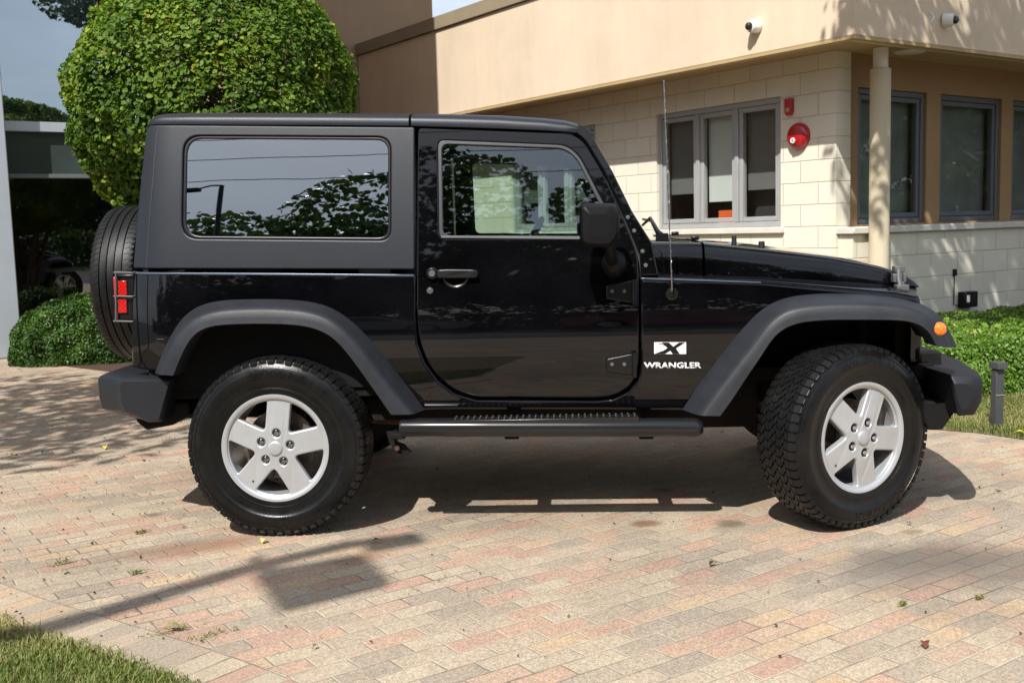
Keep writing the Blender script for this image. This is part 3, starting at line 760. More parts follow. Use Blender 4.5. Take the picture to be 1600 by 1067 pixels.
# ---- antenna
m_ = MB(); c = B(1050, 460); yb_ = width(*c)
m_.rev([(0, -.012), (.011, -.011), (.014, -.006), (.024, -.005), (.0275, .001)], 26, 'y', (c[0], -yb_, c[1]))
an = m_.build('antenna', 'trim', CAR, smooth=50)
m_ = MB(); p0 = T(1050, 452, -.825); p1 = T(1037, 128, -.81)
v0 = Vector(p0); v1 = Vector(p1); pts = [v0.lerp(v1, t) for t in np.linspace(0, 1, 9)]
m_.tube([(v0.x, -yb_ - .01, v0.z - .012)] + pts, [.006, .0045] + [.0024] * 8, 8)
m_.tube([v1 + Vector((0, 0, -.004)), v1 + Vector((0, 0, .006))], .0042, 8)
# wound wire along the mast
dv = (v1 - v0); L_ = dv.length; d = dv.normalized(); a1 = d.orthogonal().normalized(); b1 = d.cross(a1)
m_.tube([v0 + d * (L_ * t) + (a1 * math.cos(t * 130) + b1 * math.sin(t * 130)) * .0028 for t in np.linspace(.02, .98, 500)], .001, 4)
m_.build('mast', 'steel', an, smooth=60)

MAT['belt_glint'] = simple('painted_belt_glint', (.085, .105, .145), .25, metal=.3, var=.03)  # bright strip that paints the sky's reflection along the rounded body shoulder
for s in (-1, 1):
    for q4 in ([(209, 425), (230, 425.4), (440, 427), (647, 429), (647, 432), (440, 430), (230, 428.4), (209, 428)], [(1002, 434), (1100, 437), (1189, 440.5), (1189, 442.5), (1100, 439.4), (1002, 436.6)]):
        me = fill_mesh([B(*q_) for q_ in q4], [], .006, .0015, 2); link('painted_belt_glint', map_panel(me, s, .0045, .006), 'belt_glint', CAR); bpy.data.meshes.remove(me)
# ---- badges
def text_mesh(body, size=1.0, off=.022):
    cu = bpy.data.curves.new('t', 'FONT'); cu.body = body; cu.size = size; cu.extrude = 0; cu.offset = off * size; cu.resolution_u = 3
    o = bpy.data.objects.new('t', cu); COL.objects.link(o); bpy.context.view_layer.update()
    me = bpy.data.meshes.new_from_object(o.evaluated_get(bpy.context.evaluated_depsgraph_get()))
    bpy.data.objects.remove(o); bpy.data.curves.remove(cu); return me
def fit_text(me, box, thick=.002):
    xs = [v.co.x for v in me.vertices]; ys = [v.co.y for v in me.vertices]; x0, x1, y0, y1 = min(xs), max(xs), min(ys), max(ys)
    bm = bmesh.new(); bm.from_mesh(me)
    r = bmesh.ops.extrude_face_region(bm, geom=bm.faces[:]); top = {v for v in r['geom'] if isinstance(v, bmesh.types.BMVert)}
    for v in bm.verts:
        u = (v.co.x - x0) / (x1 - x0); t = (v.co.y - y0) / (y1 - y0)
        p = B(box[0] + (box[2] - box[0]) * u, box[3] + (box[1] - box[3]) * t)
        v.co = (p[0], -(width(*p) + (.0005 + thick if v in top else .0005)), p[1])
    bmesh.ops.recalc_face_normals(bm, faces=bm.faces); m2 = bpy.data.meshes.new('t'); bm.to_mesh(m2); bm.free(); return m2
link('name_badge', fit_text(text_mesh('WRANGLER', 1.0, .034), (1006, 566, 1096, 575.5)), 'white', CAR)
def flat_px(polys, name, mat, off, parent, th=.0015):
    m_ = MB()
    for poly in polys:
        q = [B(*p) for p in poly]; n = len(q)
        m_.add([(a, -(width(a, b) + off), b) for a, b in q] + [(a, -(width(a, b) + off - th), b) for a, b in q], [tuple(range(n)), tuple(range(2 * n - 1, n - 1, -1))] + [(i, (i + 1) % n, n + (i + 1) % n, n + i) for i in range(n)])
    return m_.build(name, mat, parent)
xb = flat_px([[(1022, 534.5), (1072, 534.5), (1072, 553), (1022, 553)]], 'letter_badge', 'white', .002, CAR)
flat_px([[(1034, 535), (1045, 535), (1052, 541.5), (1061, 535), (1070, 535), (1056, 544), (1062, 552.6), (1051, 552.6), (1047, 547.5), (1039, 552.6), (1029, 552.6), (1043, 543.5)],
         [(1023, 552.7), (1029, 552.7), (1036, 548.5), (1035, 548)], [(1030, 536.6), (1037, 536.6), (1037, 537.4), (1030, 537.4)], [(1035, 539), (1041, 539), (1041, 539.7), (1035, 539.7)]], 'badge_letter', 'trim', .0032, xb, .001)
flat_px([[(245, 529.5), (256, 529.5), (256, 530.3), (245, 530.3)]], 'small_decal', 'mirror_grey', .001, CAR)

# ------------------------------------------------------------------ wheels
TR, TW = .377, .118
side_prof = [(.212, .092), (.222, .104), (.232, .108), (.245, .1085), (.262, .1095), (.282, .1115), (.287, .1150), (.292, .1180), (.305, .1195), (.322, .1175), (.338, .1130), (.350, .1070), (.358, .101)]
def side_y(r): return float(np.interp(r, [a for a, b in side_prof], [b for a, b in side_prof]))
def tyre_mesh(kind, texts=()):
    m_ = MB(); sp = side_prof; base = TR - .007
    if kind == 'block':
        m_.cur = 1; m_.rev([(r, -h) for r, h in sp], 96); m_.rev([(r, h) for r, h in sp], 96)
        # thin raised ring on the sidewall
        m_.rev([(.337, -side_y(.337) - .0002), (.338, -side_y(.338) - .0022), (.341, -side_y(.341) - .0022), (.342, -side_y(.342) - .0002)], 96)
        m_.rev([(.246, -side_y(.246)), (.248, -side_y(.248) - .0018), (.252, -side_y(.252) - .0018), (.254, -side_y(.254))], 96)
        m_.cur = 0; m_.rev([(.358, -.101), (base - .003, -.096), (base, -.08), (base, .08), (base - .003, .096), (.358, .101)], 96)
        N = 62
        def blk(cy, hw, al, skew, r0, r1, ph, notch=0.0):
            for i in range(N):
                t0 = 2 * math.pi * (i + ph) / N; w = math.pi / N * al
                if notch: out = [(-hw, -w), (-hw * .1, -w), (0, -w * (1 - notch)), (hw, -w * (1 - notch)), (hw, w), (0, w), (-hw * .1, w * (1 - notch)), (-hw, w * (1 - notch))]
                else: out = [(-hw, -w), (hw, -w), (hw, w), (-hw, w)]
                lo = []; hi = []
                for (yy, tt) in out:
                    t = t0 + tt + skew * yy; y = cy + yy; k = .94
                    ti = t0 + tt * k + skew * yy * k; yi = cy + yy * k
                    drop = .0 if abs(y) < .08 else (abs(y) - .08) * .28
                    lo.append((r0 * math.cos(t), y, r0 * math.sin(t))); rr = r1 - drop; hi.append((rr * math.cos(ti), yi, rr * math.sin(ti)))
                n = len(out); m_.add(lo + hi, [tuple(range(n, 2 * n))] + [(a, (a + 1) % n, n + (a + 1) % n, n + a) for a in range(n)])
        blk(0, .0100, .91, 1.8, base - .004, TR, 0, .30)
        for yy, sk, p1, p2 in ((.0225, 2.6, .35, .6), (.0450, -2.2, .1, .8), (.0675, 1.8, .45, .2)):
            blk(-yy, .0104, .91, -sk, base - .004, TR, p1, .30); blk(yy, .0104, .91, sk, base - .004, TR, p2, .30)
        blk(-.0930, .0135, .80, .0, base - .014, TR, .5); blk(.0930, .0135, .80, .0, base - .014, TR, .2)
        # shoulder lugs running down the sidewall
        for sg in (-1, 1):
            for i in range(N):
                t0 = 2 * math.pi * (i + .5 if sg < 0 else i + .2) / N; w = math.pi / N * (.62 if i % 2 else .45); r0 = .349 if i % 2 else .354
                vs = []
                for (rr, o_) in ((r0, .001), (r0 + .002, .0030), (.364, .0035), (.371, -.005)):
                    y = sg * ((side_y(rr) if rr < .358 else .105) + o_)
                    for tt in (-w, w): vs.append((rr * math.cos(t0 + tt), y, rr * math.sin(t0 + tt)))
                for tt in (-w, w): vs.append((.355 * math.cos(t0 + tt), sg * .09, .355 * math.sin(t0 + tt)))
                m_.add(vs, [(0, 1, 3, 2), (2, 3, 5, 4), (4, 5, 7, 6), (0, 2, 4, 8), (4, 6, 8), (1, 9, 5, 3), (5, 9, 7)])
    else:
        g = .0075; pr = [(.358, -.101), (.368, -.094)]
        tread = []
        edges = [-.094, -.058, -.052, -.022, -.016, .016, .022, .052, .058, .094]
        def cr(y): return TR - 1.0 * abs(y) ** 2.2 * 1.3
        ribs = [(-.092, -.057), (-.051, -.021), (-.015, .015), (.021, .051), (.057, .092)]
        prof = [(.358, -.101), (cr(.092) - .004, -.097)]
        for a, b in ribs:
            prof += [(cr(a) - g, a - .0004), (cr(a), a), (cr((a + b) / 2), (a + b) / 2), (cr(b), b), (cr(b) - g, b + .0004)]
        prof += [(cr(.092) - .004, .097), (.358, .101)]
        prof = [p for i, p in enumerate(prof) if not (i in (2, len(prof) - 3))]
        m_.cur = 1; m_.rev([(r, -h) for r, h in sp], 96); m_.rev([(r, h) for r, h in sp], 96)
        m_.cur = 0; m_.rev(prof, 120)
        # lateral sipes as shallow raised lips on the shoulder ribs
        for sg in (-1, 1):
            for i in range(84):
                t0 = 2 * math.pi * i / 84; y0, y1 = .060, .100
                vs = []
                for yy in (y0, .08, y1):
                    for tt in (-.004 + .0, .026):
                        rr = (cr(yy) if yy < .092 else cr(.092) - .005) + .0022; vs.append((rr * math.cos(t0 + tt + sg * yy * .5), sg * yy, rr * math.sin(t0 + tt + sg * yy * .5)))
                vs2 = [(a * .985, b, c * .985) for a, b, c in vs]
                m_.add(vs + vs2, [(0, 1, 3, 2), (2, 3, 5, 4), (0, 2, 8, 6), (2, 4, 10, 8), (1, 7, 9, 3), (3, 9, 11, 5), (0, 6, 7, 1), (4, 5, 11, 10)])
        for y in (-.036, 0, .036):
            for i in range(110):
                t0 = 2 * math.pi * i / 110; hw = .0135; vs = []
                for yy in (-hw, hw):
                    for tt in (-.002, .036): vs.append(((cr(y + yy) + .0016) * math.cos(t0 + tt + (yy + y) * 4), y + yy, (cr(y + yy) + .0016) * math.sin(t0 + tt + (yy + y) * 4)))
                vs2 = [(a * .99, b, c * .99) for a, b, c in vs]
                m_.add(vs + vs2, [(0, 1, 3, 2), (0, 2, 6, 4), (1, 5, 7, 3), (0, 4, 5, 1), (2, 3, 7, 6)])
    # raised lettering round the sidewall
    m_.cur = 1
    for (txt, ang, r0, size) in texts:
        me = text_mesh(txt); xs = [v.co.x for v in me.vertices]; xc = (min(xs) + max(xs)) / 2
        bm = bmesh.new(); bm.from_mesh(me); r = bmesh.ops.extrude_face_region(bm, geom=bm.faces[:]); top = {v for v in r['geom'] if isinstance(v, bmesh.types.BMVert)}
        bm.verts.index_update(); vs = []
        for v in bm.verts:
            a = ang - (v.co.x - xc) * size * 1.55 / r0; rr = r0 + (v.co.y - .35) * size
            y = -(side_y(rr) + (.0022 if v in top else -.001)); vs.append((rr * math.cos(a), y, rr * math.sin(a)))
        m_.add(vs, [[v.index for v in f.verts] for f in bm.faces]); bm.free(); bpy.data.meshes.remove(me)
    me = bpy.data.meshes.new('tyre'); me.from_pydata(m_.v, [], m_.f); me.polygons.foreach_set('material_index', m_.mi)
    bm = bmesh.new(); bm.from_mesh(me); bmesh.ops.recalc_face_normals(bm, faces=bm.faces); bm.to_mesh(me); bm.free()
    me.materials.append(MAT['tyre']); me.materials.append(MAT['tyre_side'])
    me.polygons.foreach_set('use_smooth', [True] * len(me.polygons)); me.set_sharp_from_angle(angle=R_(32)); return me
tyre_a = tyre_mesh('block', (('GOODYEAR', R_(-80), .318, .036), ('WRANGLER', R_(78), .318, .036)))
tyre_b = tyre_mesh('rib')
# rim face with five windows
h, RO = .046, .1985
holes = []
a = 0.0
al = math.asin(h / RO)
hole = []
apex = h / math.sin(R_(36))
ang = np.linspace(-R_(36) + al * 1.08, R_(36) - al * 1.08, 9)
base_h = [(apex * 1.06, 0)] + [(RO * math.cos(t), RO * math.sin(t)) for t in ang]
rad = [.022, .014] + [0] * 7 + [.014]
base_h = rpoly(base_h, rad, 5)
for i in range(5):
    t = R_(72 * i + 36); c_, s_ = math.cos(t), math.sin(t)
    holes.append([(x * c_ - y * s_, x * s_ + y * c_) for x, y in base_h])
for i in range(5):
    t = R_(72 * i); cx_, cy_ = .064 * math.cos(t), .064 * math.sin(t)
    holes.append([(cx_ + .0175 * math.cos(q), cy_ + .0175 * math.sin(q)) for q in np.linspace(0, 2 * math.pi, 19)[:-1]])
outer = [(.212 * math.cos(q), .212 * math.sin(q)) for q in np.linspace(0, 2 * math.pi, 97)[:-1]]
fm = fill_mesh(outer, holes, .034, .007, 3)
bm = bmesh.new(); bm.from_mesh(fm); bpy.data.meshes.remove(fm)
for v in bm.verts:
    x, y, z = v.co; r = math.hypot(x, y)
    v.co = (x, -(.080 + z * 1.0 + .010 * (1 - min(1, r / .2) ** 2)), y)
bmesh.ops.recalc_face_normals(bm, faces=bm.faces)
rim_me = bpy.data.meshes.new('rim'); bm.to_mesh(rim_me); bm.free()
m_ = MB()
m_.rev([(.200, .09), (.199, -.06), (.202, -.080), (.2045, -.0955), (.2045, -.102), (.2085, -.1065), (.220, -.1105), (.2255, -.1095), (.2265, -.104), (.214, -.09), (.212, .09)], 96)
m_.rev([(.0, .02), (.07, .02), (.07, -.06), (.0, -.06)], 32)
for i in range(5):
    t = R_(72 * i); m_.cyl((.064 * math.cos(t), -.06, .064 * math.sin(t)), (.064 * math.cos(t), -.075, .064 * math.sin(t)), .019, .019, 20)
lip = bpy.data.meshes.new('lip'); lip.from_pydata(m_.v, [], m_.f)
bm = bmesh.new(); bm.from_mesh(rim_me); bm.from_mesh(lip); bmesh.ops.recalc_face_normals(bm, faces=bm.faces); bm.to_mesh(rim_me); bm.free()
rim_me.materials.append(MAT['alloy']); rim_me.polygons.foreach_set('use_smooth', [True] * len(rim_me.polygons)); rim_me.set_sharp_from_angle(angle=R_(35))
m_ = MB(); m_.rev([(.0135, -.070), (.0135, -.086), (.0095, -.088), (.0095, -.104), (.008, -.1065), (0, -.1065)], 6); nut_me = bpy.data.meshes.new('nut'); nut_me.from_pydata(m_.v, [], m_.f); nut_me.materials.append(MAT['nut'])
m_ = MB(); m_.rev([(.031, -.100), (.031, -.108), (.028, -.112), (.022, -.1135), (0, -.1145)], 32)
cap_me = bpy.data.meshes.new('cap'); cap_me.from_pydata(m_.v, [], m_.f); cap_me.materials.append(MAT['alloy'])
for q in (nut_me, cap_me):
    bm = bmesh.new(); bm.from_mesh(q); bmesh.ops.recalc_face_normals(bm, faces=bm.faces); bm.to_mesh(q); bm.free()
cap_me.polygons.foreach_set('use_smooth', [True] * len(cap_me.polygons)); cap_me.set_sharp_from_angle(angle=R_(40))
m_ = MB(); m_.rev([(0, -.028), (.085, -.028), (.088, -.012), (.148, -.012), (.148, .012), (.0, .012)], 48); m_.box((-.14, -.045, .02), (-.07, .03, .13))
disc_me = bpy.data.meshes.new('disc'); disc_me.from_pydata(m_.v, [], m_.f); disc_me.materials.append(MAT['disc'])
valve_me = bpy.data.meshes.new('valve'); m_ = MB(); m_.cyl((.178, -.07, .0), (.172, -.102, .0), .005, .004, 10); valve_me.from_pydata(m_.v, [], m_.f); valve_me.materials.append(MAT['seal'])
def wheel(name, loc, rot, spin, tyre=tyre_a, tspin=0.0):
    w = link(name, rim_me.copy() if False else rim_me, None, CAR); w.location = loc
    w.rotation_euler = (Matrix.Rotation(rot, 4, 'Z') @ Matrix.Rotation(-spin, 4, 'Y')).to_euler()
    def ch(nm, me, lc=(0, 0, 0), ry=0):
        o = bpy.data.objects.new(nm, me); COL.objects.link(o); o.parent = w; o.location = lc; o.rotation_euler = (0, ry, 0); return o
    ch('tyre', tyre, ry=spin - tspin); ch('brake_disc', disc_me); ch('center_cap', cap_me); ch('valve_stem', valve_me, ry=R_(-150))
    for i in range(5): t = R_(72 * i); ch('lug_nut', nut_me, (.064 * math.cos(t), 0, .064 * math.sin(t)))
    return w
yc = -.795; sx = T(431, 702, -.91)[0]
wheel('wheel', (sx - .005, yc, .372), 0, R_(83.5))
fo = T(1350, 687, -.88)
wheel('wheel', (fo[0] - .11 * math.sin(R_(31)), -.88 + .11 * math.cos(R_(31)), .372), R_(31), R_(64), tspin=R_(8))
wheel('wheel', (sx - .005, .795, .372), math.pi, R_(20)); wheel('wheel', (fo[0] + .06, .80, .372), math.pi + R_(27), R_(40))
sp_x = T(133, 450, -.40)[0]
cz = T(180, 446, -.30)[2]
sw = wheel('spare_wheel', (sp_x + .118, -.02, cz), 0, 0, tyre_b)
sw.rotation_euler = (0, 0, -math.pi / 2)
m_ = MB(); m_.cyl((sp_x + .15, 0, cz), (-.57, 0, cz), .09, n=24); m_.box((sp_x + .2, -.2, cz - .2), (-.575, .2, cz + .2)); m_.build('spare_carrier', 'trim', CAR, bevel=.01)


# ------------------------------------------------------------------ ground
AZ = R_(55); DR = np.array([math.sin(AZ), math.cos(AZ), 0]); DL = np.array([-math.cos(AZ), math.sin(AZ), 0])
BROT = R_(35)
ZS = 2.85; K = ground_pt(1335, 55, ZS); KX, KY = float(K[0]), float(K[1])
def W(u, v, z=0.0):
    p = K + DR * u + DL * v; return (float(p[0]), float(p[1]), z)

def paver_mat(name, rot=None, uv=False):
    t = NT(name)
    if uv: vec = t.coord('UV')
    else: vec = t.coord('Object', rot=(0, 0, -BROT))
    # slight waviness so that courses are not ruler-straight
    nv = t.new('ShaderNodeTexNoise'); nv.inputs['Scale'].default_value = 2.2; nv.inputs['Detail'].default_value = 3; t.link(vec, nv.inputs['Vector'])
    sc = t.new('ShaderNodeVectorMath', operation='SCALE'); sc.inputs['Scale'].default_value = .022
    sb = t.new('ShaderNodeVectorMath', operation='SUBTRACT'); sb.inputs[1].default_value = (.5, .5, .5)
    t.link(nv.outputs['Color'], sb.inputs[0]); t.link(sb.outputs[0], sc.inputs[0])
    ad = t.new('ShaderNodeVectorMath', operation='ADD'); t.link(vec, ad.inputs[0]); t.link(sc.outputs[0], ad.inputs[1]); v2 = ad.outputs[0]
    def brick(c1, c2, cm, mortar, sm=.1):
        b = t.new('ShaderNodeTexBrick', offset=0.5 if not uv else 0.0, offset_frequency=2, squash=1.0, squash_frequency=2)
        b.inputs['Color1'].default_value = (*c1, 1); b.inputs['Color2'].default_value = (*c2, 1); b.inputs['Mortar'].default_value = (*cm, 1)
        b.inputs['Scale'].default_value = 1; b.inputs['Mortar Size'].default_value = mortar; b.inputs['Mortar Smooth'].default_value = sm
        b.inputs['Bias'].default_value = 0; b.inputs['Brick Width'].default_value = .187; b.inputs['Row Height'].default_value = .0865
        t.link(v2, b.inputs['Vector']); return b
    b1 = brick((0, 0, 0), (1, 1, 1), (.5, .5, .5), 0.0012)
    pal = t.ramp(b1.outputs['Color'], [(0, (.365, .306, .236)), (.10, (.375, .322, .250)), (.20, (.325, .280, .220)), (.30, (.390, .270, .203)), (.40, (.358, .240, .188)), (.48, (.385, .330, .250)), (.60, (.405, .310, .210)), (.69, (.300, .258, .206)), (.79, (.380, .286, .216)), (.88, (.275, .240, .196)), (.94, (.345, .292, .226))], 'CONSTANT')
    # two-tone clouding inside single pavers
    nz1 = t.noise(vec, 9, 4, .6)
    pal2 = t.mix(t.math('MULTIPLY', t.ramp(nz1, [(.42, (0, 0, 0)), (.62, (1, 1, 1))]), .45), pal, (.34, .265, .20))
    # weathering
    nl = t.noise(vec, .9, 5, .6); pal3 = t.mix(.55, pal2, t.ramp(nl, [(.3, (.56, .54, .52)), (.5, (.96, .93, .90)), (.75, (1.25, 1.20, 1.12))]), 'MULTIPLY')
    # aggregate speckle
    sp = t.noise(vec, 330, 2, .7); sp2 = t.noise(vec, 115, 3, .7)
    c = t.mix(.8, pal3, t.ramp(sp, [(.30, (.42, .40, .38)), (.44, (.92, .92, .92)), (.56, (1.06, 1.06, 1.06)), (.68, (1.75, 1.70, 1.6))]), 'MULTIPLY')
    c = t.mix(.8, c, t.ramp(sp2, [(.32, (.62, .60, .58)), (.5, (1.0, .99, .98)), (.66, (1.36, 1.32, 1.25))]), 'MULTIPLY')
    # joints: pale sand in places, dark gap in others
    b2 = brick((0, 0, 0), (0, 0, 0), (1, 1, 1), .0042, .35)
    jm = t.noise(vec, 1.7, 3); jm2 = t.noise(vec, 14, 2)
    jc = t.ramp(t.math('ADD', t.math('MULTIPLY', jm, .7), t.math('MULTIPLY', jm2, .3)), [(.38, (.10, .085, .07)), (.48, (.27, .235, .185)), (.60, (.42, .37, .28))])
    c = t.mix(t.math('MULTIPLY', b2.outputs['Color'], .78), c, jc)
    if not uv:
        # spots of oil and damp, each in its own place
        tcn = t.new('ShaderNodeTexCoord')
        for (px, py, rx, ry, colr, am) in ((240, 803, .055, .05, (.10, .075, .05), .6), (1008, 816, .085, .06, (.14, .065, .035), .8), (1140, 817, .08, .06, (.11, .09, .05), .75), (1425, 829, .06, .04, (.14, .10, .05), .6), (1035, 763, .06, .07, (.05, .04, .03), .6),
                                           (1450, 868, .42, .24, (.10, .088, .075), .8), (1570, 885, .50, .28, (.10, .088, .075), .7), (1390, 905, .24, .16, (.16, .14, .12), .5), (330, 850, .42, .12, (.20, .09, .05), .6), (1240, 880, .2, .1, (.16, .14, .12), .2), (560, 868, .2, .1, (.2, .1, .06), .3)):
            g = ground_pt(px, py)
            mpn = t.new('ShaderNodeMapping', vector_type='TEXTURE'); mpn.inputs['Location'].default_value = (g[0], g[1], 0); mpn.inputs['Scale'].default_value = (rx, ry, 1); mpn.inputs['Rotation'].default_value = (0, 0, R_(20))
            # distort the outline
            nn = t.new('ShaderNodeTexNoise'); nn.inputs['Scale'].default_value = 1.6 / rx * .35; nn.inputs['Detail'].default_value = 4; t.link(tcn.outputs['Object'], nn.inputs['Vector'])
            t.link(tcn.outputs['Object'], mpn.inputs[0])
            ln = t.new('ShaderNodeVectorMath', operation='LENGTH'); t.link(mpn.outputs[0], ln.inputs[0])
            dd = t.math('ADD', ln.outputs['Value'], t.math('MULTIPLY', t.math('SUBTRACT', nn.outputs['Fac'], .5), 1.3))
            mask = t.ramp(dd, [(.35, (1, 1, 1)), (1.0, (0, 0, 0))])
            c = t.mix(t.math('MULTIPLY', mask, am), c, t.mix(.5, c, colr))
            c = t.mix(t.math('MULTIPLY', mask, am * .72), c, colr)
    t.col(c)
    t.b.inputs['Roughness'].default_value = .86; t.b.inputs['Specular IOR Level'].default_value = .3
    hgt = t.math('ADD', t.math('MULTIPLY', t.math('SUBTRACT', 1, brick((0, 0, 0), (0, 0, 0), (1, 1, 1), .006, 1.0).outputs['Color']), 1.0), t.math('ADD', t.math('MULTIPLY', sp, .25), t.math('MULTIPLY', b1.outputs['Color'], .28)))
    t.bump(hgt, .55, .006)
    return t.m
MAT['paver'] = paver_mat('brick_pavers'); MAT['paver_edge'] = paver_mat('edge_pavers', uv=True)
MAT['asphalt'] = simple('asphalt', (.055, .055, .056), .85, var=.25, vs=3, bump=.5, bs=160)
MAT['mulch'] = simple('bark_mulch', (.050, .024, .014), .95, var=.7, vs=70, bump=1.0, bs=90)
MAT['soil_grass'] = simple('lawn_soil', (.15, .12, .06), .95, var=.4, vs=25)

def sheet(name, pts, z, mat, label=None, kind='structure', cat=None):
    m_ = MB(); m_.add([(x, y, z) for x, y in pts], [tuple(range(len(pts)))]); me = bpy.data.meshes.new(name); me.from_pydata(m_.v, [], m_.f); me.update()
    if me.polygons[0].normal.z < 0: me.flip_normals()
    bm = bmesh.new(); bm.from_mesh(me); bmesh.ops.triangulate(bm, faces=bm.faces); bm.to_mesh(me); bm.free()
    o = link(name, me, mat); return tag(o, label, cat, None, kind)
gp = lambda px, py: tuple(float(a) for a in ground_pt(px, py)[:2])
sheet('ground', [(-600, -600), (600, -600), (600, 600), (-600, 600)], -.012, 'asphalt', 'dark asphalt and open ground reaching away behind the paved court')
sheet('paved_court', [(-9.5, -3.2), (9.5, -3.2), (12, 5), (12, 18), (-9.5, 18)], -.004, 'paver', 'court of tan grey and red brick pavers under the vehicle')
# beds and lawns lie on the court as sheets
bed_l = [gp(-60, 545), gp(0, 556), gp(60, 566), gp(110, 573), gp(160, 579), gp(205, 584), (-3.3, 8.6), (-3.0, 7.9), (-1.9, 7.6), (-1.0, 8.0), (.6, 8.6)] + [W(-.6, 3)[:2], W(.6, .9)[:2], W(.6, 9)[:2], W(-3, 7.2)[:2], W(-7, 7.2)[:2]]
sheet('planting_bed', bed_l, 0.0, 'mulch', 'dark bark mulch under the clipped tree and left hedge')
lawn_r = [(2.2, 6.25), gp(1470, 671), gp(1530, 676), gp(1600, 686), gp(1700, 704), (6, 5.2), (9, 6.8), (9, 12.5), W(.9, .5)[:2], (2.2, 8.2)]
sheet('lawn', lawn_r, 0.0, 'soil_grass', 'strip of short lawn beyond the pavers on the right')
sheet('hedge_bed', [(1.4, 7.5), (2.6, 7.35), (4.0, 7.35), (8.6, 8.6), W(7, .45)[:2], W(.9, .45)[:2], (1.8, 9)], .004, 'mulch', 'bark mulch under the right hedge by the wall')
edge_px = [(-420, 820), (-150, 905), (0, 966), (60, 984), (120, 1004), (200, 1030), (300, 1067), (400, 1110), (520, 1180)]
edge = [gp(*p) for p in edge_px]
sheet('front_lawn', edge + [(-.3, .9), (-8, .9), (-8, 4.2)], 0.0, 'soil_grass', 'corner of patchy lawn in the near left of the picture')
# soldier course of edge pavers along the near lawn
E2 = smooth_line(edge, 60, 3); nrm = np.gradient(E2, axis=0); nrm /= np.linalg.norm(nrm, axis=1)[:, None]; nrm = np.stack([-nrm[:, 1], nrm[:, 0]], 1)
acc = np.r_[0, np.cumsum(np.linalg.norm(np.diff(E2, axis=0), axis=1))]
vs = []; uvs = []
for i in range(60):
    for k, w_ in ((0, -.01), (1, .187)):
        p = E2[i] + nrm[i] * w_; vs.append((p[0], p[1], .0005)); uvs.append((0.0 if k == 0 else .187, acc[i]))
fs = [(2 * i, 2 * i + 2, 2 * i + 3, 2 * i + 1) for i in range(59)]
me = bpy.data.meshes.new('paver_border'); me.from_pydata(vs, [], fs); uvl = me.uv_layers.new(name='UVMap')
for p in me.polygons:
    for li in p.loop_indices: uvl.data[li].uv = uvs[me.loops[li].vertex_index]
if me.polygons[0].normal.z < 0: me.flip_normals()
tag(link('paver_border', me, 'paver_edge'), 'edge course of pavers beside the near lawn', None, None, 'structure')

# ------------------------------------------------------------------ foliage helpers
def leaf_mat(name, stops, trans=.35, rough=.45):
    t = NT(name); at = t.new('ShaderNodeAttribute', attribute_name='tint'); c = t.ramp(at.outputs['Fac'], stops); t.col(c)
    t.b.inputs['Roughness'].default_value = rough; t.b.inputs['Specular IOR Level'].default_value = .35
    tl = t.new('ShaderNodeBsdfTranslucent'); t.link(t.mix(1.0, c, (1.25, 1.25, .7), 'MULTIPLY'), tl.inputs[0])
    ms = t.new('ShaderNodeMixShader'); ms.inputs[0].default_value = trans
    t.link(t.b.outputs[0], ms.inputs[1]); t.link(tl.outputs[0], ms.inputs[2]); t.link(ms.outputs[0], t.out.inputs[0]); return t.m
MAT['leaf_top'] = leaf_mat('topiary_leaves', [(0, (.036, .085, .008)), (.35, (.082, .160, .012)), (.7, (.170, .255, .020)), (.93, (.30, .36, .045)), (.97, (.36, .20, .03)), (1, (.30, .13, .03))], .35, .6)
MAT['leaf_hedge'] = leaf_mat('yew_leaves', [(0, (.018, .048, .005)), (.5, (.036, .088, .007)), (1, (.085, .165, .015))], .2)
MAT['leaf_low'] = leaf_mat('juniper_leaves', [(0, (.055, .125, .014)), (.5, (.115, .22, .024)), (.9, (.22, .33, .05)), (1, (.38, .32, .11))], .25)
MAT['leaf_tree'] = leaf_mat('tree_leaves', [(0, (.018, .045, .008)), (.5, (.035, .075, .010)), (1, (.075, .125, .02))], .25)
MAT['grass'] = leaf_mat('grass_blades', [(0, (.08, .13, .018)), (.3, (.16, .20, .04)), (.6, (.29, .28, .10)), (1, (.38, .30, .16))], .3, .6)
MAT['bark'] = simple('bark', (.10, .078, .055), .9, var=.4, vs=18, bump=.8, bs=40)

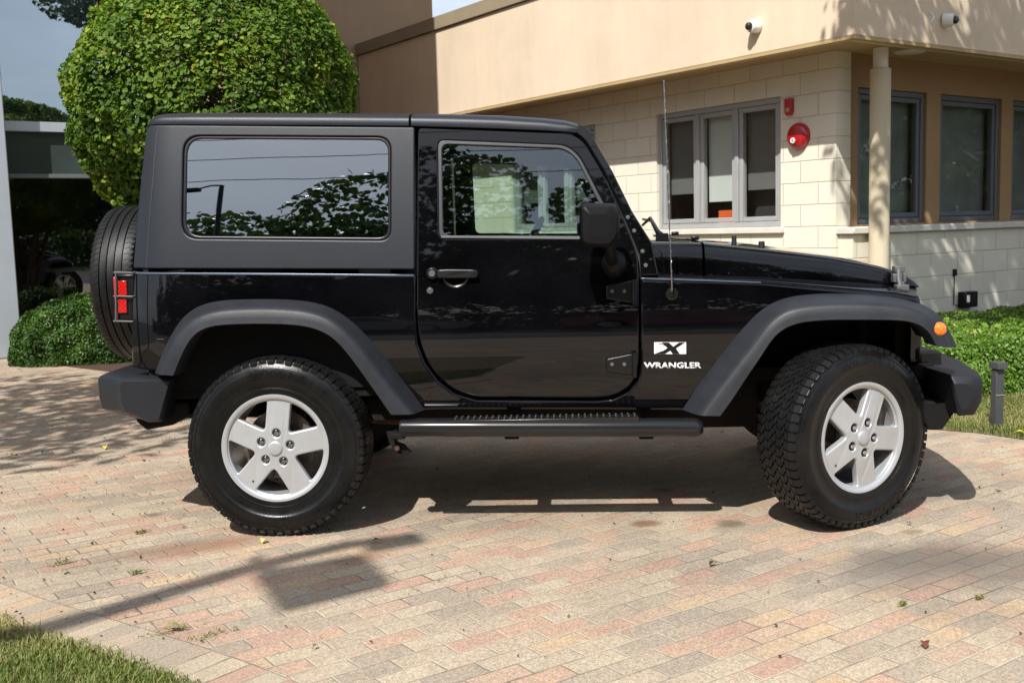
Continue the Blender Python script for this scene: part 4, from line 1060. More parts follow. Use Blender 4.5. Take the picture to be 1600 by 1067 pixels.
def leaves(name, C, N, S, tint, mat, parent=None, shape='hex', rng=RNG):
    """one mesh of many small leaves: centres C, normals N, sizes S"""
    n = len(C); up = rng.normal(size=(n, 3)); N = N / np.linalg.norm(N, axis=1)[:, None]
    a = np.cross(N, up); a /= np.linalg.norm(a, axis=1)[:, None] + 1e-9; b = np.cross(N, a)
    if shape == 'hex':
        P = [(-.5, 0, 0), (-.28, .36, .07), (.18, .36, .07), (.55, 0, -.05), (.18, -.36, .07), (-.28, -.36, .07)]; F = [(0, 1, 2, 3), (0, 3, 4, 5)]
    elif shape == 'thin':
        P = [(-.5, 0, 0), (0, .10, .02), (.5, 0, 0), (0, -.10, .02)]; F = [(0, 1, 2, 3)]
    else:
        P = [(-.5, 0, 0), (0, .3, .06), (.5, 0, 0), (0, -.3, .06)]; F = [(0, 1, 2), (0, 2, 3)]
    k = len(P); V = np.empty((n, k, 3))
    for i, (x, y, z) in enumerate(P): V[:, i] = C + (a * x + b * y + N * z) * S[:, None]
    fs = np.concatenate([np.array(f)[None, :] + (np.arange(n) * k)[:, None] for f in F], 0) if len({len(f) for f in F}) == 1 else None
    me = bpy.data.meshes.new(name); nf = len(fs); w = fs.shape[1]
    me.vertices.add(n * k); me.vertices.foreach_set('co', V.reshape(-1)); me.loops.add(nf * w); me.loops.foreach_set('vertex_index', fs.reshape(-1).astype(np.int32))
    me.polygons.add(nf); me.polygons.foreach_set('loop_start', (np.arange(nf) * w).astype(np.int32)); me.update(calc_edges=True)
    at = me.attributes.new('tint', 'FLOAT', 'POINT'); at.data.foreach_set('value', np.repeat(np.clip(tint, 0, 1), k).astype(np.float32))
    return link(name, me, mat, parent)
def lump(P, k, seed):
    """cheap smooth noise for lumpy outlines"""
    r = np.random.default_rng(seed); out = np.zeros(len(P))
    for i in range(9):
        f = r.normal(size=3) * k; out += np.sin(P @ f + r.uniform(0, 6.28)) / 9 ** .5
    return out

# ---- clipped round tree
tc0 = np.array([-2.45, 8.7, 0.0]); ctr = plane_pt(343, 190, tc0, np.array([0, 1.0, 0])); RX = 207 / 1650 * 8.7
TREE = empty('clipped_tree', (float(ctr[0]), 8.7, 0), 0, 'large dense clipped tree with rounded crown of bright green leaves', 'tree')
cz_ = float(ctr[2])
n = 76000
d = RNG.normal(size=(n, 3)); d /= np.linalg.norm(d, axis=1)[:, None]
sup = (np.abs(d) ** 2.5).sum(1) ** (-1 / 2.5); r = sup * (1 - .11 * RNG.random(n) ** 1.6 + .034 * lump(d * 3, 2.2, 3) + .012 * lump(d * 9, 2.5, 8))
zs = np.where(d[:, 2] > 0, 1.15, .80)
C = np.stack([d[:, 0] * r * RX * .985, d[:, 1] * r * RX * .95, cz_ + d[:, 2] * r * zs], 1)
keep = lump(d * 5, 2.8, 21) > -1.45; C = C[keep]; dd = d[keep]; n = len(C)
N = dd * .75 + RNG.normal(size=(n, 3)) * .55 + np.array([0, 0, .45])
tint = .42 + .16 * RNG.normal(size=n) + .16 * lump(dd * 4, 2.5, 5) + np.where(RNG.random(n) < .012, .5, 0)
leaves('crown', C, N, RNG.uniform(.022, .050, n), tint, 'leaf_top', TREE)
# shoots that stick out of the clipped outline
m_ = MB()
for i in range(7):
    a = i * .9; p0 = Vector((.12 * math.cos(a), .12 * math.sin(a), 0)); p1 = Vector((.25 * math.cos(a), .25 * math.sin(a), .8)); p2 = Vector((.6 * math.cos(a), .75 * math.sin(a), cz_ + .1)); p3 = Vector((.8 * math.cos(a + .3), .8 * math.sin(a + .3), cz_ + .6))
    m_.tube([p0, p1, p2, p3], [.045, .038, .022, .008], 8)
    for j in range(16):
        t = random.random(); q = p1.lerp(p2, t); e = q + Vector((random.uniform(-.6, .6), random.uniform(-.6, .6), random.uniform(0, .7))); m_.tube([q, q.lerp(e, .5) + Vector((0, 0, .05)), e], [.012, .008, .003], 5)
m_.build('trunk', 'bark', TREE, smooth=60)

# ---- hedges
def hedge(name, cx, cy, rx, ry, h, n, mat, label, rot=0, size=(.02, .04), seed=1, group=None, sh='quad', p=3.0):
    E = empty(name, (cx, cy, 0), rot, label, 'hedge', group)
    d = RNG.normal(size=(n, 3)); d[:, 2] = np.abs(d[:, 2]); d /= np.linalg.norm(d, axis=1)[:, None]
    sup = (np.abs(d) ** p).sum(1) ** (-1 / p); r = sup * (1 - .10 * RNG.random(n) ** 1.5)
    C = np.stack([d[:, 0] * r * rx, d[:, 1] * r * ry, d[:, 2] * r * h], 1); W_ = C + np.array([cx, cy, 0])
    C[:, 2] += .035 * lump(W_, 5, seed) * C[:, 2] / h; C += (d * (.03 * lump(W_, 16, seed + 1))[:, None]); C[:, 2] = np.maximum(C[:, 2], .01)
    N = d + RNG.normal(size=(n, 3)) * .7; tint = .45 + .2 * RNG.normal(size=n) + .15 * lump(W_, 9, seed + 2)
    leaves('foliage', C, N, RNG.uniform(size[0], size[1], n), tint, mat, E, sh)
    m_ = MB(); m_.tube([(-.82 * rx, 0, .012), (.82 * rx, 0, .012)], .014, 6)
    for i in range(14):
        x = random.uniform(-.8, .8) * rx; y = random.uniform(-.7, .7) * ry; m_.tube([(x, 0, .012), (x * 1.02, y, h * .4), (x * 1.05 + random.uniform(-.1, .1), y, h * .8)], [.014, .01, .004], 5)
    m_.build('stem', 'bark', E)
    return E
hedge('hedge', -4.42, 11.05, .76, .48, .65, 42000, 'leaf_hedge', 'dark green clipped yew hedge on the mulch bed by the glass building', R_(10), (.02, .038), 3)
hedge('hedge', -2.7, 10.9, .8, .55, .55, 10000, 'leaf_hedge', 'dark hedge mostly hidden behind the spare wheel', R_(10), (.03, .055), 4)
# low spreading shrubs before the right wall
def shrub_field():
    k = 0
    pts = [(2.35, 7.75), (3.1, 7.72), (3.85, 7.85), (4.65, 8.0), (2.6, 8.6), (3.5, 8.7), (4.5, 8.9), (5.4, 9.1), (3.2, 9.5), (4.2, 9.7), (5.2, 10.0), (6.2, 10.4), (4.4, 10.5), (5.4, 10.9)]
    labs = ['low green shrub at the left front of the right planting', 'low green shrub at the front edge beside the bollard light', 'low green shrub at the front edge right of the bollard light', 'low green shrub at the front right corner of the planting',
            'low shrub in the second row nearest the front wheel', 'low shrub in the second row behind the bollard light', 'low shrub in the second row toward the right frame edge', 'low shrub at the right end of the second row',
            'low shrub in the third row nearest the wall corner', 'low shrub in the third row below the socket box', 'low shrub in the third row right of the socket box', 'low shrub at the right end of the third row', 'low shrub right against the block wall under the socket box', 'low shrub right against the block wall at the right']
    for (x, y), lb in zip(pts, labs):
        hh = .40 if k < 4 else (.36 if k < 8 else .30)
        e = hedge('low_shrub', x, y, .58, .62, hh, 16000 if k < 4 else 10000, 'leaf_low', lb, random.uniform(0, 3), (.016, .034), 30 + k, 'low shrubs in the bed before the block wall', 'quad', 2.2); e['category'] = 'shrub'; k += 1
shrub_field()
# a seedling with larger leaves
sd = plane_pt(1515, 520, (3.9, 8.6, 0), np.array([0, 1.0, 0])); n = 26
C = np.array([sd[0], sd[1] - .3, sd[2]]) + RNG.normal(size=(n, 3)) * np.array([.055, .05, .05]); N = RNG.normal(size=(n, 3)) * .5 + np.array([0, -.6, .8])
tag(leaves('seedling', C, N, RNG.uniform(.05, .09, n), .8 + .1 * RNG.normal(size=n), 'leaf_low'), 'pale leafy seedling poking out of the low shrubs', 'plant')

# ---- grass
def grass(name, poly, n, label, hmax=.05):
    P = np.array(poly); lo, hi = P.min(0), P.max(0); pts = []
    while len(pts) < n:
        q = RNG.uniform(lo, hi, (n, 2)); x, y = q[:, 0], q[:, 1]; ins = np.zeros(n, bool); j = len(P) - 1
        for i in range(len(P)):
            c = ((P[i, 1] > y) != (P[j, 1] > y)) & (x < (P[j, 0] - P[i, 0]) * (y - P[i, 1]) / (P[j, 1] - P[i, 1] + 1e-12) + P[i, 0]); ins ^= c; j = i
        pts += list(q[ins])
    X = np.array(pts[:n]); X += RNG.normal(size=X.shape) * .016; n = len(X)
    h = RNG.uniform(.4, 1, n) * hmax; a = RNG.uniform(0, 6.28, n); lean = RNG.uniform(.2, 1.3, n) * h; w = RNG.uniform(.0014, .0028, n)
    dx, dy = np.cos(a), np.sin(a); V = np.zeros((n, 5, 3)); V[:, :, :2] = X[:, None, :]
    V[:, 0, 0] -= dy * w; V[:, 0, 1] += dx * w; V[:, 1, 0] += dy * w; V[:, 1, 1] -= dx * w
    for k, (t, zz, ww) in ((2, (.35, .62, .7)), (3, (.35, .62, .7))):
        sg = 1 if k == 2 else -1; V[:, k, 0] += dx * lean * t + sg * dy * w * ww; V[:, k, 1] += dy * lean * t - sg * dx * w * ww; V[:, k, 2] = h * zz
    V[:, 4, 0] += dx * lean; V[:, 4, 1] += dy * lean; V[:, 4, 2] = h * .95
    b = np.arange(n) * 5; F = np.concatenate([np.stack([b, b + 1, b + 2], 1), np.stack([b, b + 2, b + 3], 1), np.stack([b + 3, b + 2, b + 4], 1)])
    me = bpy.data.meshes.new(name); me.vertices.add(n * 5); me.vertices.foreach_set('co', V.reshape(-1)); me.loops.add(len(F) * 3); me.loops.foreach_set('vertex_index', F.reshape(-1).astype(np.int32))
    me.polygons.add(len(F)); me.polygons.foreach_set('loop_start', (np.arange(len(F)) * 3).astype(np.int32)); me.update(calc_edges=True)
    X3 = np.c_[X, np.zeros(n)]; tint = .50 + .24 * RNG.normal(size=n) + .30 * lump(X3, 4.5, 77)
    at = me.attributes.new('tint', 'FLOAT', 'POINT'); at.data.foreach_set('value', np.repeat(np.clip(tint, 0, 1), 5).astype(np.float32))
    tag(link(name, me, 'grass'), label, 'grass', None, 'stuff')
grass('grass', [tuple(p + nrm[i] * -.005) for i, p in enumerate(E2) if -2.4 < p[0] < -.4] + [(-.4, 2.0), (-2.4, 2.6)], 42000, 'short patchy green and straw coloured grass in the near left corner', .030)
grass('grass', [(2.2, 6.25), gp(1470, 671), gp(1530, 676), gp(1600, 686), gp(1700, 704), (5.5, 5.9), (6.5, 7.6), (3.5, 7.3), (2.2, 7.4)], 60000, 'short grass between the pavers and the low shrubs on the right', .032)

# ---- fallen leaves
lp = [(1445, 1010, .035, 'brown curled leaf on a yellow paver at lower right', (.12, .035, .015)), (1113, 883, .03, 'small dark leaf on the pavers below the front door edge', (.05, .03, .015)), (412, 847, .035, 'pale yellow leaf just below the rear tyre', (.55, .48, .12)),
      (587, 847, .03, 'dark green leaf in the shade right of the rear tyre', (.06, .05, .01)), (164, 701, .045, 'yellow leaf in the sun left of the rear tyre', (.60, .52, .06)), (22, 715, .05, 'yellow green leaf near the left picture edge', (.42, .42, .06)),
      (31, 579, .04, 'brown leaf at the far left by the mulch bed', (.10, .06, .03)), (1420, 819, .02, 'tiny dark leaf under the front tyre', (.10, .04, .02)), (493, 1012, .02, 'dark speck of leaf at the bottom left of centre', (.12, .10, .08)), (100, 895, .028, 'dry green leaf tuft in a joint at left', (.18, .20, .06)), (272, 985, .05, 'tuft of dry moss in a joint near the lawn', (.22, .20, .08)), (1594, 679, .05, 'yellow leaf on the lawn edge at far right', (.5, .45, .04))]
for (px, py, sz, lb, colr) in lp:
    g = ground_pt(px, py); m_ = MB(); rows = []
    for i in range(7):
        t = i / 6; w_ = sz * .36 * math.sin(math.pi * min(.98, max(.04, t))) ** .8; zc_ = .004 + sz * .22 * math.sin(t * 3) + .12 * sz * t * t
        rows.append([((t - .5) * sz, -w_, zc_ + w_ * .5), ((t - .5) * sz, 0, zc_), ((t - .5) * sz, w_, zc_ + w_ * .35)])
    m_.loft(rows); m_.tube([((.5) * sz, 0, rows[-1][1][2]), (.9 * sz, .08 * sz, .004)], .0012, 4)
    mt = simple('leaf_colour', colr, .6, var=.3, vs=60); o = m_.build('fallen_leaf', None, None, smooth=60, fix=False); o.data.materials.append(mt)
    o.location = (float(g[0]), float(g[1]), .001); o.rotation_euler = (0, 0, random.uniform(0, 6)); tag(o, lb, 'leaf', 'fallen leaves on the pavers')

# ------------------------------------------------------------------ office building (local frame: x along the right face, y along the left face)
def stucco(name, c):
    t = NT(name); v = t.coord('Object'); n1 = t.noise(v, 1.1, 6, .65); n2 = t.noise(v, 220, 3, .6)
    st = t.coord('Object', scale=(3.5, 3.5, .35)); n3 = t.noise(st, 2.0, 4)
    k = lambda f: tuple(x * f for x in c)
    base = t.ramp(n1, [(.3, k(.90)), (.55, k(1.0)), (.75, k(1.07))]); base = t.mix(.25, base, t.ramp(n3, [(.3, (.82, .80, .76)), (.6, (1, 1, 1))]), 'MULTIPLY')
    t.col(base); t.b.inputs['Roughness'].default_value = .9; t.b.inputs['Specular IOR Level'].default_value = .2; t.bump(n2, .45, .004); return t.m
MAT['stucco'] = stucco('tan_stucco', (.69, .565, .42)); MAT['stucco_brown'] = stucco('brown_stucco', (.36, .235, .125)); MAT['stucco_tall'] = stucco('tall_wall_stucco', (.34, .24, .155))
MAT['coping'] = simple('tan_metal_coping', (.30, .245, .165), .5, var=.08, vs=2)
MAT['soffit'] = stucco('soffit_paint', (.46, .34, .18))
def block_mat(name, bw, bh, axis, off):
    t = NT(name); tcn = t.new('ShaderNodeTexCoord'); sp = t.new('ShaderNodeSeparateXYZ'); t.link(tcn.outputs['Object'], sp.inputs[0]); cb = t.new('ShaderNodeCombineXYZ')
    if axis == 'both': t.link(t.math('ADD', sp.outputs[0], sp.outputs[1]), cb.inputs[0])
    else: t.link(sp.outputs[axis], cb.inputs[0])
    t.link(t.math('SUBTRACT', sp.outputs[2], off), cb.inputs[1]); v = cb.outputs[0]
    def brick(c1, c2, cm, mo, sm):
        b = t.new('ShaderNodeTexBrick', offset=.5, offset_frequency=2, squash=1, squash_frequency=2); b.inputs['Color1'].default_value = (*c1, 1); b.inputs['Color2'].default_value = (*c2, 1); b.inputs['Mortar'].default_value = (*cm, 1)
        b.inputs['Scale'].default_value = 1; b.inputs['Mortar Size'].default_value = mo; b.inputs['Mortar Smooth'].default_value = sm; b.inputs['Brick Width'].default_value = bw; b.inputs['Row Height'].default_value = bh; t.link(v, b.inputs['Vector']); return b
    b = brick((.70, .655, .545), (.74, .70, .595), (.55, .50, .39), .0045, .2)
    vv = t.coord('Object'); n = t.noise(vv, 2.2, 5); c = t.mix(.5, b.outputs['Color'], t.ramp(n, [(.3, (.88, .87, .84)), (.6, (1.02, 1.02, 1.0))]), 'MULTIPLY'); t.col(c)
    t.b.inputs['Roughness'].default_value = .85; t.b.inputs['Specular IOR Level'].default_value = .25
    h = t.math('ADD', t.math('MULTIPLY', brick((1, 1, 1), (1, 1, 1), (0, 0, 0), .008, .8).outputs['Color'], 1.0), t.math('MULTIPLY', t.noise(vv, 120, 3), .12)); t.bump(h, .7, .006); return t.m
MAT['block'] = block_mat('cream_block_left', .44, .2175, 1, 1.183 - .2175 * 6); MAT['block_low'] = block_mat('cream_block_low', .485, .236, 0, 1.10 - .236 * 5)
MAT['frame'] = simple('slate_window_frame', (.12, .128, .138), .45, var=.05); MAT['frame_lit'] = simple('sunlit_window_frame', (.33, .335, .335), .45, var=.05)  # frame_lit is a paler copy, sunlight put into the left wall's frame colour
MAT['blind_grey'] = simple('grey_roller_blind', (.14, .145, .14), .85, var=.06); MAT['blind_dark'] = simple('charcoal_blind', (.17, .19, .17), .85, var=.2, vs=3); MAT['blind_light'] = simple('pale_roller_blind', (.60, .65, .62), .8, var=.03)
MAT['room'] = simple('dark_room', (.03, .03, .032), .9); MAT['orange'] = simple('orange_box', (.75, .13, .03), .6); MAT['sill'] = simple('pale_sill', (.62, .60, .54), .7, var=.08)
MAT['column_tan'] = stucco('column_paint', (.60, .52, .38)); MAT['cam_white'] = simple('white_housing', (.75, .74, .70), .4, var=.05); MAT['dome'] = simple('smoked_dome', (.01, .01, .012), .06, coat=1)
MAT['alarm_red'] = simple('alarm_red', (.42, .008, .012), .28, coat=.5, var=.06); MAT['alarm_light'] = simple('strobe_lens', (.5, .33, .12), .2)

OFF = empty('office_building', (KX, KY, 0), BROT, 'low office building with tan stucco fascia over cream block walls', 'building')
def bb(name, boxes, mat, parent=OFF, bevel=0.0, seg=1):
    m_ = MB()
    for lo, hi in boxes: m_.box(lo, hi)
    return m_.build(name, mat, parent, bevel=bevel, seg=seg)
VE = 9.42
def ell(name, mat, t0, t1, z0, z1, bev=0.0):
    # an L-shaped band round the corner of the building
    P = [(t0, VE - (.002 if t0 < 0 else 0)), (t0, t0), (10, t0), (10, t1), (t1, t1), (t1, VE - (.002 if t0 < 0 else 0))]; m_ = MB(); n_ = len(P)
    m_.add([(x, y, z0) for x, y in P] + [(x, y, z1) for x, y in P], [(0, 1, 4, 5), (1, 2, 3, 4), (n_, n_ + 5, n_ + 4, n_ + 1), (n_ + 1, n_ + 4, n_ + 3, n_ + 2)] + [(k, (k + 1) % n_, n_ + (k + 1) % n_, n_ + k) for k in range(n_)])
    return m_.build(name, mat, OFF, bevel=bev)
ell('fascia', 'stucco', 0, .25, ZS, 4.04, .012)
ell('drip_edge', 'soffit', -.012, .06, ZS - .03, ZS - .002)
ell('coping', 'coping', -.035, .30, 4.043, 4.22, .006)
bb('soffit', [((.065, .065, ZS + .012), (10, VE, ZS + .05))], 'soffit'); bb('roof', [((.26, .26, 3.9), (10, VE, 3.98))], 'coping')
# left block wall with two window openings
def wall_with(name, axis, a0, a1, t0, t1, z0, z1, opens, mat):
    bx = []; cur = a0
    def mk(p0, p1, q0, q1): return ((t0, p0, q0), (t1, p1, q1)) if axis == 'v' else ((p0, t0, q0), (p1, t1, q1))
    for (o0, o1, oz0, oz1) in opens:
        bx.append(mk(cur, o0, z0, z1)); bx.append(mk(o0, o1, z0, oz0)); bx.append(mk(o0, o1, oz1, z1)); cur = o1
    bx.append(mk(cur, a1, z0, z1)); return bb(name, bx, mat)
wall_with('block_wall', 'v', .67, VE, .612, .84, 0, ZS + .01, [(1.35, 3.2, 1.19, 2.51), (4.3, 6.15, 1.19, 2.51)], 'block')
bb('block_pier', [((.614, .667, 0), (.735, .75, ZS + .01))], 'block')
bb('low_wall', [((.66, .50, 0), (9.5, .70, 1.10))], 'block_low'); bb('sill', [((.62, .455, 1.103), (9.5, .80, 1.17))], 'sill', bevel=.008)
wall_with('stucco_wall', 'u', .738, 9.5, .722, .95, 1.172, ZS + .01, [(1.02, 2.17, 1.19, 2.545), (2.42, 3.60, 1.19, 2.545), (3.83, 5.0, 1.19, 2.545), (5.25, 6.4, 1.19, 2.545)], 'stucco_brown')
def window(u0, u1, z0, z1, side, sashes, blinds, fm, deep=.08, gl='glass_house'):
    """side 'L': in the plane u = .61 running along v; 'R': in the plane v = .72 running along u"""
    def bx(a0, a1, d0, d1, q0, q1): return ((.612 + d0, a0, q0), (.612 + d1, a1, q1)) if side == 'L' else ((a0, .722 + d0, q0), (a1, .722 + d1, q1))
    fw = .055
    fr = bb('window', [bx(u0, u0 + fw, .03, .13, z0, z1), bx(u1 - fw, u1, .03, .13, z0, z1), bx(u0 + fw, u1 - fw, .03, .13, z0, z0 + fw), bx(u0 + fw, u1 - fw, .03, .13, z1 - fw, z1)], fm, bevel=.005)
    n = len(sashes); w = (u1 - u0 - 2 * fw) / n
    for i in range(n):
        a0 = u0 + fw + w * i; a1 = a0 + w
        if i: bb('mullion', [bx(a0 - .028, a0 + .028, .025, .125, z0 + fw + .002, z1 - fw - .002)], fm, fr, .004)
        s0, s1 = a0 + (.03 if i else .004), a1 - (.03 if i < n - 1 else .004); q0, q1 = z0 + fw + .004, z1 - fw - .004; sw_ = .05
        sh_ = bb('sash', [bx(s0, s0 + sw_, .045, .105, q0, q1), bx(s1 - sw_, s1, .045, .105, q0, q1), bx(s0 + sw_, s1 - sw_, .045, .105, q0, q0 + sw_), bx(s0 + sw_, s1 - sw_, .045, .105, q1 - sw_, q1)], fm, fr, .004)
        bb('pane', [bx(s0 + sw_, s1 - sw_, .07, .078, q0 + sw_, q1 - sw_)], gl, fr)
        bl = blinds[i]
        if bl: bb('blind', [bx(s0 + .02, s1 - .02, .16, .165, z0 + (z1 - z0) * bl[1], z1 - .02)], bl[0], fr)
    bb('room', [bx(u0 - .1, u1 + .1, 1.2, 1.25, z0 - .3, z1 + .2), bx(u0 - .1, u1 + .1, .26, 1.2, z0 - .33, z0 - .28), bx(u0 - .12, u0 - .1, .25, 1.2, z0 - .3, z1 + .2), bx(u1 + .1, u1 + .12, .25, 1.2, z0 - .3, z1 + .2), bx(u0 - .1, u1 + .1, .26, 1.2, z1 + .2, z1 + .25)], 'room', fr)
    return fr
wA = window(1.352, 3.198, 1.192, 2.508, 'L', (0, 1, 2), [('blind_grey', .30), ('blind_light', .22), ('blind_grey', .30)], 'frame_lit')
window(4.302, 6.148, 1.192, 2.508, 'L', (0, 1, 2), [('blind_grey', .3), None, ('blind_grey', .3)], 'frame_lit')
bb('sill', [((.57, 1.30, 1.125), (.70, 3.25, 1.188))], 'sill', bevel=.006); bb('sill', [((.57, 4.25, 1.125), (.70, 6.2, 1.188))], 'sill', bevel=.006)
for (u0, u1) in ((1.022, 2.168), (2.422, 3.598), (3.832, 4.998), (5.252, 6.398)): window(u0, u1, 1.192, 2.543, 'R', (0,), [('blind_dark', .05)], 'frame')
ob_ = plane_pt(1137, 338, W(.86, 0), DR); ov = float((ob_ - K) @ DL); oz = float(ob_[2])
o = bb('storage_box', [((.84, ov - .15, oz - .10), (1.0, ov + .12, oz + .065))], 'orange', None, .004); o.parent = None; o.location = OFF.location; o.rotation_euler = (0, 0, BROT); tag(o, 'orange box on the inner sill behind the middle window pane', 'box')
# column
cp = K + 0; colp = plane_pt(1370, 300, W(0, .40), DL); cu_ = float((colp - K) @ DR)
m_ = MB(); m_.rev([(.096, 0), (.096, 2.66), (.088, 2.665)], 28, 'z', (0, 0, 0)); COLN = empty('column', W(cu_, .37), BROT, 'round cream column carrying the corner of the overhanging roof', 'column')
m_.build('shaft', 'column_tan', COLN, smooth=40); m_ = MB(); m_.rev([(.070, 2.655), (.070, ZS + .008)], 28, 'z'); m_.build('collar', 'cam_white', COLN, smooth=40)
# soffit light
sl = plane_pt(1412, 74, W(0, .45), DL); m_ = MB(); m_.rev([(0, -.012), (.13, -.012), (.15, .0), (.15, .01)], 32, 'z'); o = m_.build('soffit_light', 'cam_white', OFF, smooth=40); o.location = (float((sl - K) @ DR), .38, ZS + .008)

# ---- cameras, alarms, socket box
def dome_camera(px, py, side, label):
    if side == 'L': p = plane_pt(px, py, K, DR); rz = BROT + math.pi / 2      # local +y points to wall
    else: p = plane_pt(px, py, K, DL); rz = BROT
    E = empty('security_camera', tuple(p), 0, label, 'camera', 'dome cameras on the stucco fascia')
    n = -DR if side == 'L' else -DL; q = Vector((float(n[0]), float(n[1]), 0)); E.rotation_mode = 'QUATERNION'
    m_ = MB(); m_.rev([(0, 0), (.062, 0), (.066, .012), (.060, .05), (.060, .075), (.055, .09), (.040, .098)], 32, 'z'); m_.build('housing', 'cam_white', E, smooth=40)
    m_ = MB(); m_.rev([(.041, .096), (.040, .112), (.033, .128), (.02, .138), (0, .142)], 28, 'z'); m_.build('lens_dome', 'dome', E, smooth=60)
    tilt = q + Vector((-.35 if side == 'L' else .55, 0, -.05)); E.rotation_quaternion = tilt.to_track_quat('Z', 'Y')
    return E
dome_camera(1184, 42, 'L', 'white dome camera with dark lens on the sunlit left fascia'); dome_camera(1474, 33, 'R', 'white dome camera on the leaf shaded right fascia')
p = plane_pt(1451, 30, W(0, -.004), DL); m_ = MB(); m_.tube([(0, 0, .06), (.02, -.03, .05), (.035, -.04, 0), (.02, -.02, -.03)], .006, 6); o = m_.build('wall_hook', 'cam_white', None, smooth=60); o.location = tuple(p); tag(o, 'small bent cable end beside the right dome camera', 'hook')
def on_left(px, py): p = plane_pt(px, py, W(.612, 0), DR); return p
NQ = Vector((-float(DR[0]), -float(DR[1]), 0)).to_track_quat('Z', 'Y')
def LQ(name, p, label, cat):
    E = empty(name, tuple(p), 0, label, cat); mm = Matrix((( float(-DL[0]), 0, float(-DR[0])), (float(-DL[1]), 0, float(-DR[1])), (0, 1, 0))); E.rotation_euler = mm.to_euler(); return E   # local x right, y up, z out of wall
p = on_left(1250, 213); AL = LQ('fire_bell', p, 'round red fire alarm bell on the cream block wall', 'alarm'); r = .125
m_ = MB(); rows = []
m_.rev([(0, .0), (r * 1.04, .0), (r * 1.04, .03), (r * .98, .05), (r * .9, .062), (r * .72, .068), (0, .07)], 48, 'z'); m_.build('bell_body', 'alarm_red', AL, smooth=40)
m_ = MB(); rows = []
for i in range(17):
    t = math.pi + math.pi * i / 16; row = []
    for k, (f, h) in enumerate(((.97, .052), (.9, .068), (.7, .086), (.4, .094), (.0, .096))):
        row.append((r * f * math.cos(t), r * f * math.sin(t) + .005, h))
    rows.append(row)
m_.loft(rows); m_.build('lower_cover', 'alarm_red', AL, smooth=60)
m_ = MB(); m_.rev([(0, .101), (.027, .101), (.030, .086)], 28, 'z', (-.012, -.045, 0)); m_.build('label_disc', 'cam_white', AL, smooth=40)
m_ = MB(); m_.box((-.015, -.060, .100), (-.009, -.030, .1025)); m_.box((-.024, -.048, .100), (-.0, -.042, .1028)); m_.build('label_mark', 'trim', AL)
p = on_left(1235.5, 168); HN = LQ('alarm_strobe', p, 'small dark red alarm strobe above the fire bell', 'alarm')
m_ = MB(); m_.prism([(-.045, -.04), (-.045, .085), (.045, .085), (.045, -.04), (.03, -.08), (-.03, -.08)], 0, -.05)
m_.v = [(a, c, -b) for a, b, c in m_.v]; m_.build('strobe_body', 'alarm_red', HN, bevel=.006)
m_ = MB(); m_.rev([(0, .068), (.018, .064), (.026, .048)], 20, 'z', (0, -.028, 0)); m_.build('strobe_lens', 'alarm_light', HN, smooth=60)
p = plane_pt(1507, 471, W(0, .50), DL); BX = empty('outdoor_socket_box', tuple(p), BROT, 'black outdoor socket box low on the cream block wall', 'box')
m_ = MB(); m_.box((-.13, -.09, -.06), (.11, 0, .11)); m_.build('box_body', 'trim', BX, bevel=.008); m_ = MB(); m_.box((-.10, -.094, 0), (-.05, -.088, .075)); m_.build('label_plate', 'cam_white', BX)
m_ = MB(); q = plane_pt(1491, 425, W(0, .49), DL); a = (q - p); a_u, a_z = float(a @ DR), float(a[2]); m_.tube([(a_u, -.012, a_z), (a_u, -.012, -.02), (-.12, -.02, -.03)], .006, 6); m_.box((a_u - .015, -.035, a_z - .04), (a_u + .015, 0, a_z + .03)); m_.build('cable', 'trim', BX)

MAT['bollard'] = simple('bollard_paint', (.055, .058, .062), .5)
# ---- bollard light on the right lawn
g = ground_pt(1557, 666); BO = empty('bollard_light', tuple(g), R_(14), 'grey square bollard light on the lawn strip', 'garden light'); hb = 1.25 - (566 - 336) / 1650 * float(g[1])
m_ = MB(); m_.box((-.027, -.025, 0), (.027, .025, hb - .045)); m_.build('post', 'bollard', BO, bevel=.003); m_ = MB(); m_.box((-.036, -.050, hb - .04), (.030, .035, hb)); m_.build('lamp_head', 'bollard', BO, bevel=.003)
m_ = MB(); m_.box((-.033, -.030, hb * .49), (.033, -.0285, hb * .50)); m_.build('seam', 'frame_lit', BO)

# ------------------------------------------------------------------ tall glass building on the left
GL = empty('glass_building', (KX, KY, 0), BROT, 'tall glass fronted building with a tan rear wall at the left', 'building')
GV = 6.85; UE = -3.4
def gb(name, boxes, mat, parent=GL, bevel=0.0): return bb(name, boxes, mat, parent, bevel)
gb('tall_wall', [((UE + .02, VE + .004, 0), (1.16, VE + .3, 17))], 'stucco_tall'); gb('tall_wall', [((1.16, VE + .004, 0), (1.42, VE + 6, 17))], 'stucco_tall')
gb('shading_fin', [((-3.62, 4.88, 0), (-3.28, VE - .004, 17))], 'stucco_tall'); gb('upper_roof', [((-14, GV - .1, 17), (UE + .1, VE + 6, 8.8)), ((UE + .102, VE - .9, 17), (1.6, VE + 6, 8.8))], 'stucco_tall')  # the fin behind the clipped tree is unseen, added to shade the fascia
q = plane_pt(50, 199, W(0, GV), DL); z_m = float(q[2]); q2 = plane_pt(50, 272, W(0, GV), DL); z_s = float(q2[2])
MAT['mull'] = simple('silver_mullion', (.42, .47, .52), .4, metal=.3, var=.03); MAT['spandrel'] = simple('spandrel_glass', (.045, .062, .056), .12, var=.15, vs=2, spec=.8)
gb('mullion', [((-14, GV - .07, z_m - .055), (UE - .3, GV + .05, z_m + .055))], 'mull', GL, .006)
gb('mullion', [((-14, GV - .03, z_s - .05), (UE - .3, GV + .05, z_s + .0))], 'frame', GL, .006)
u = -14.0
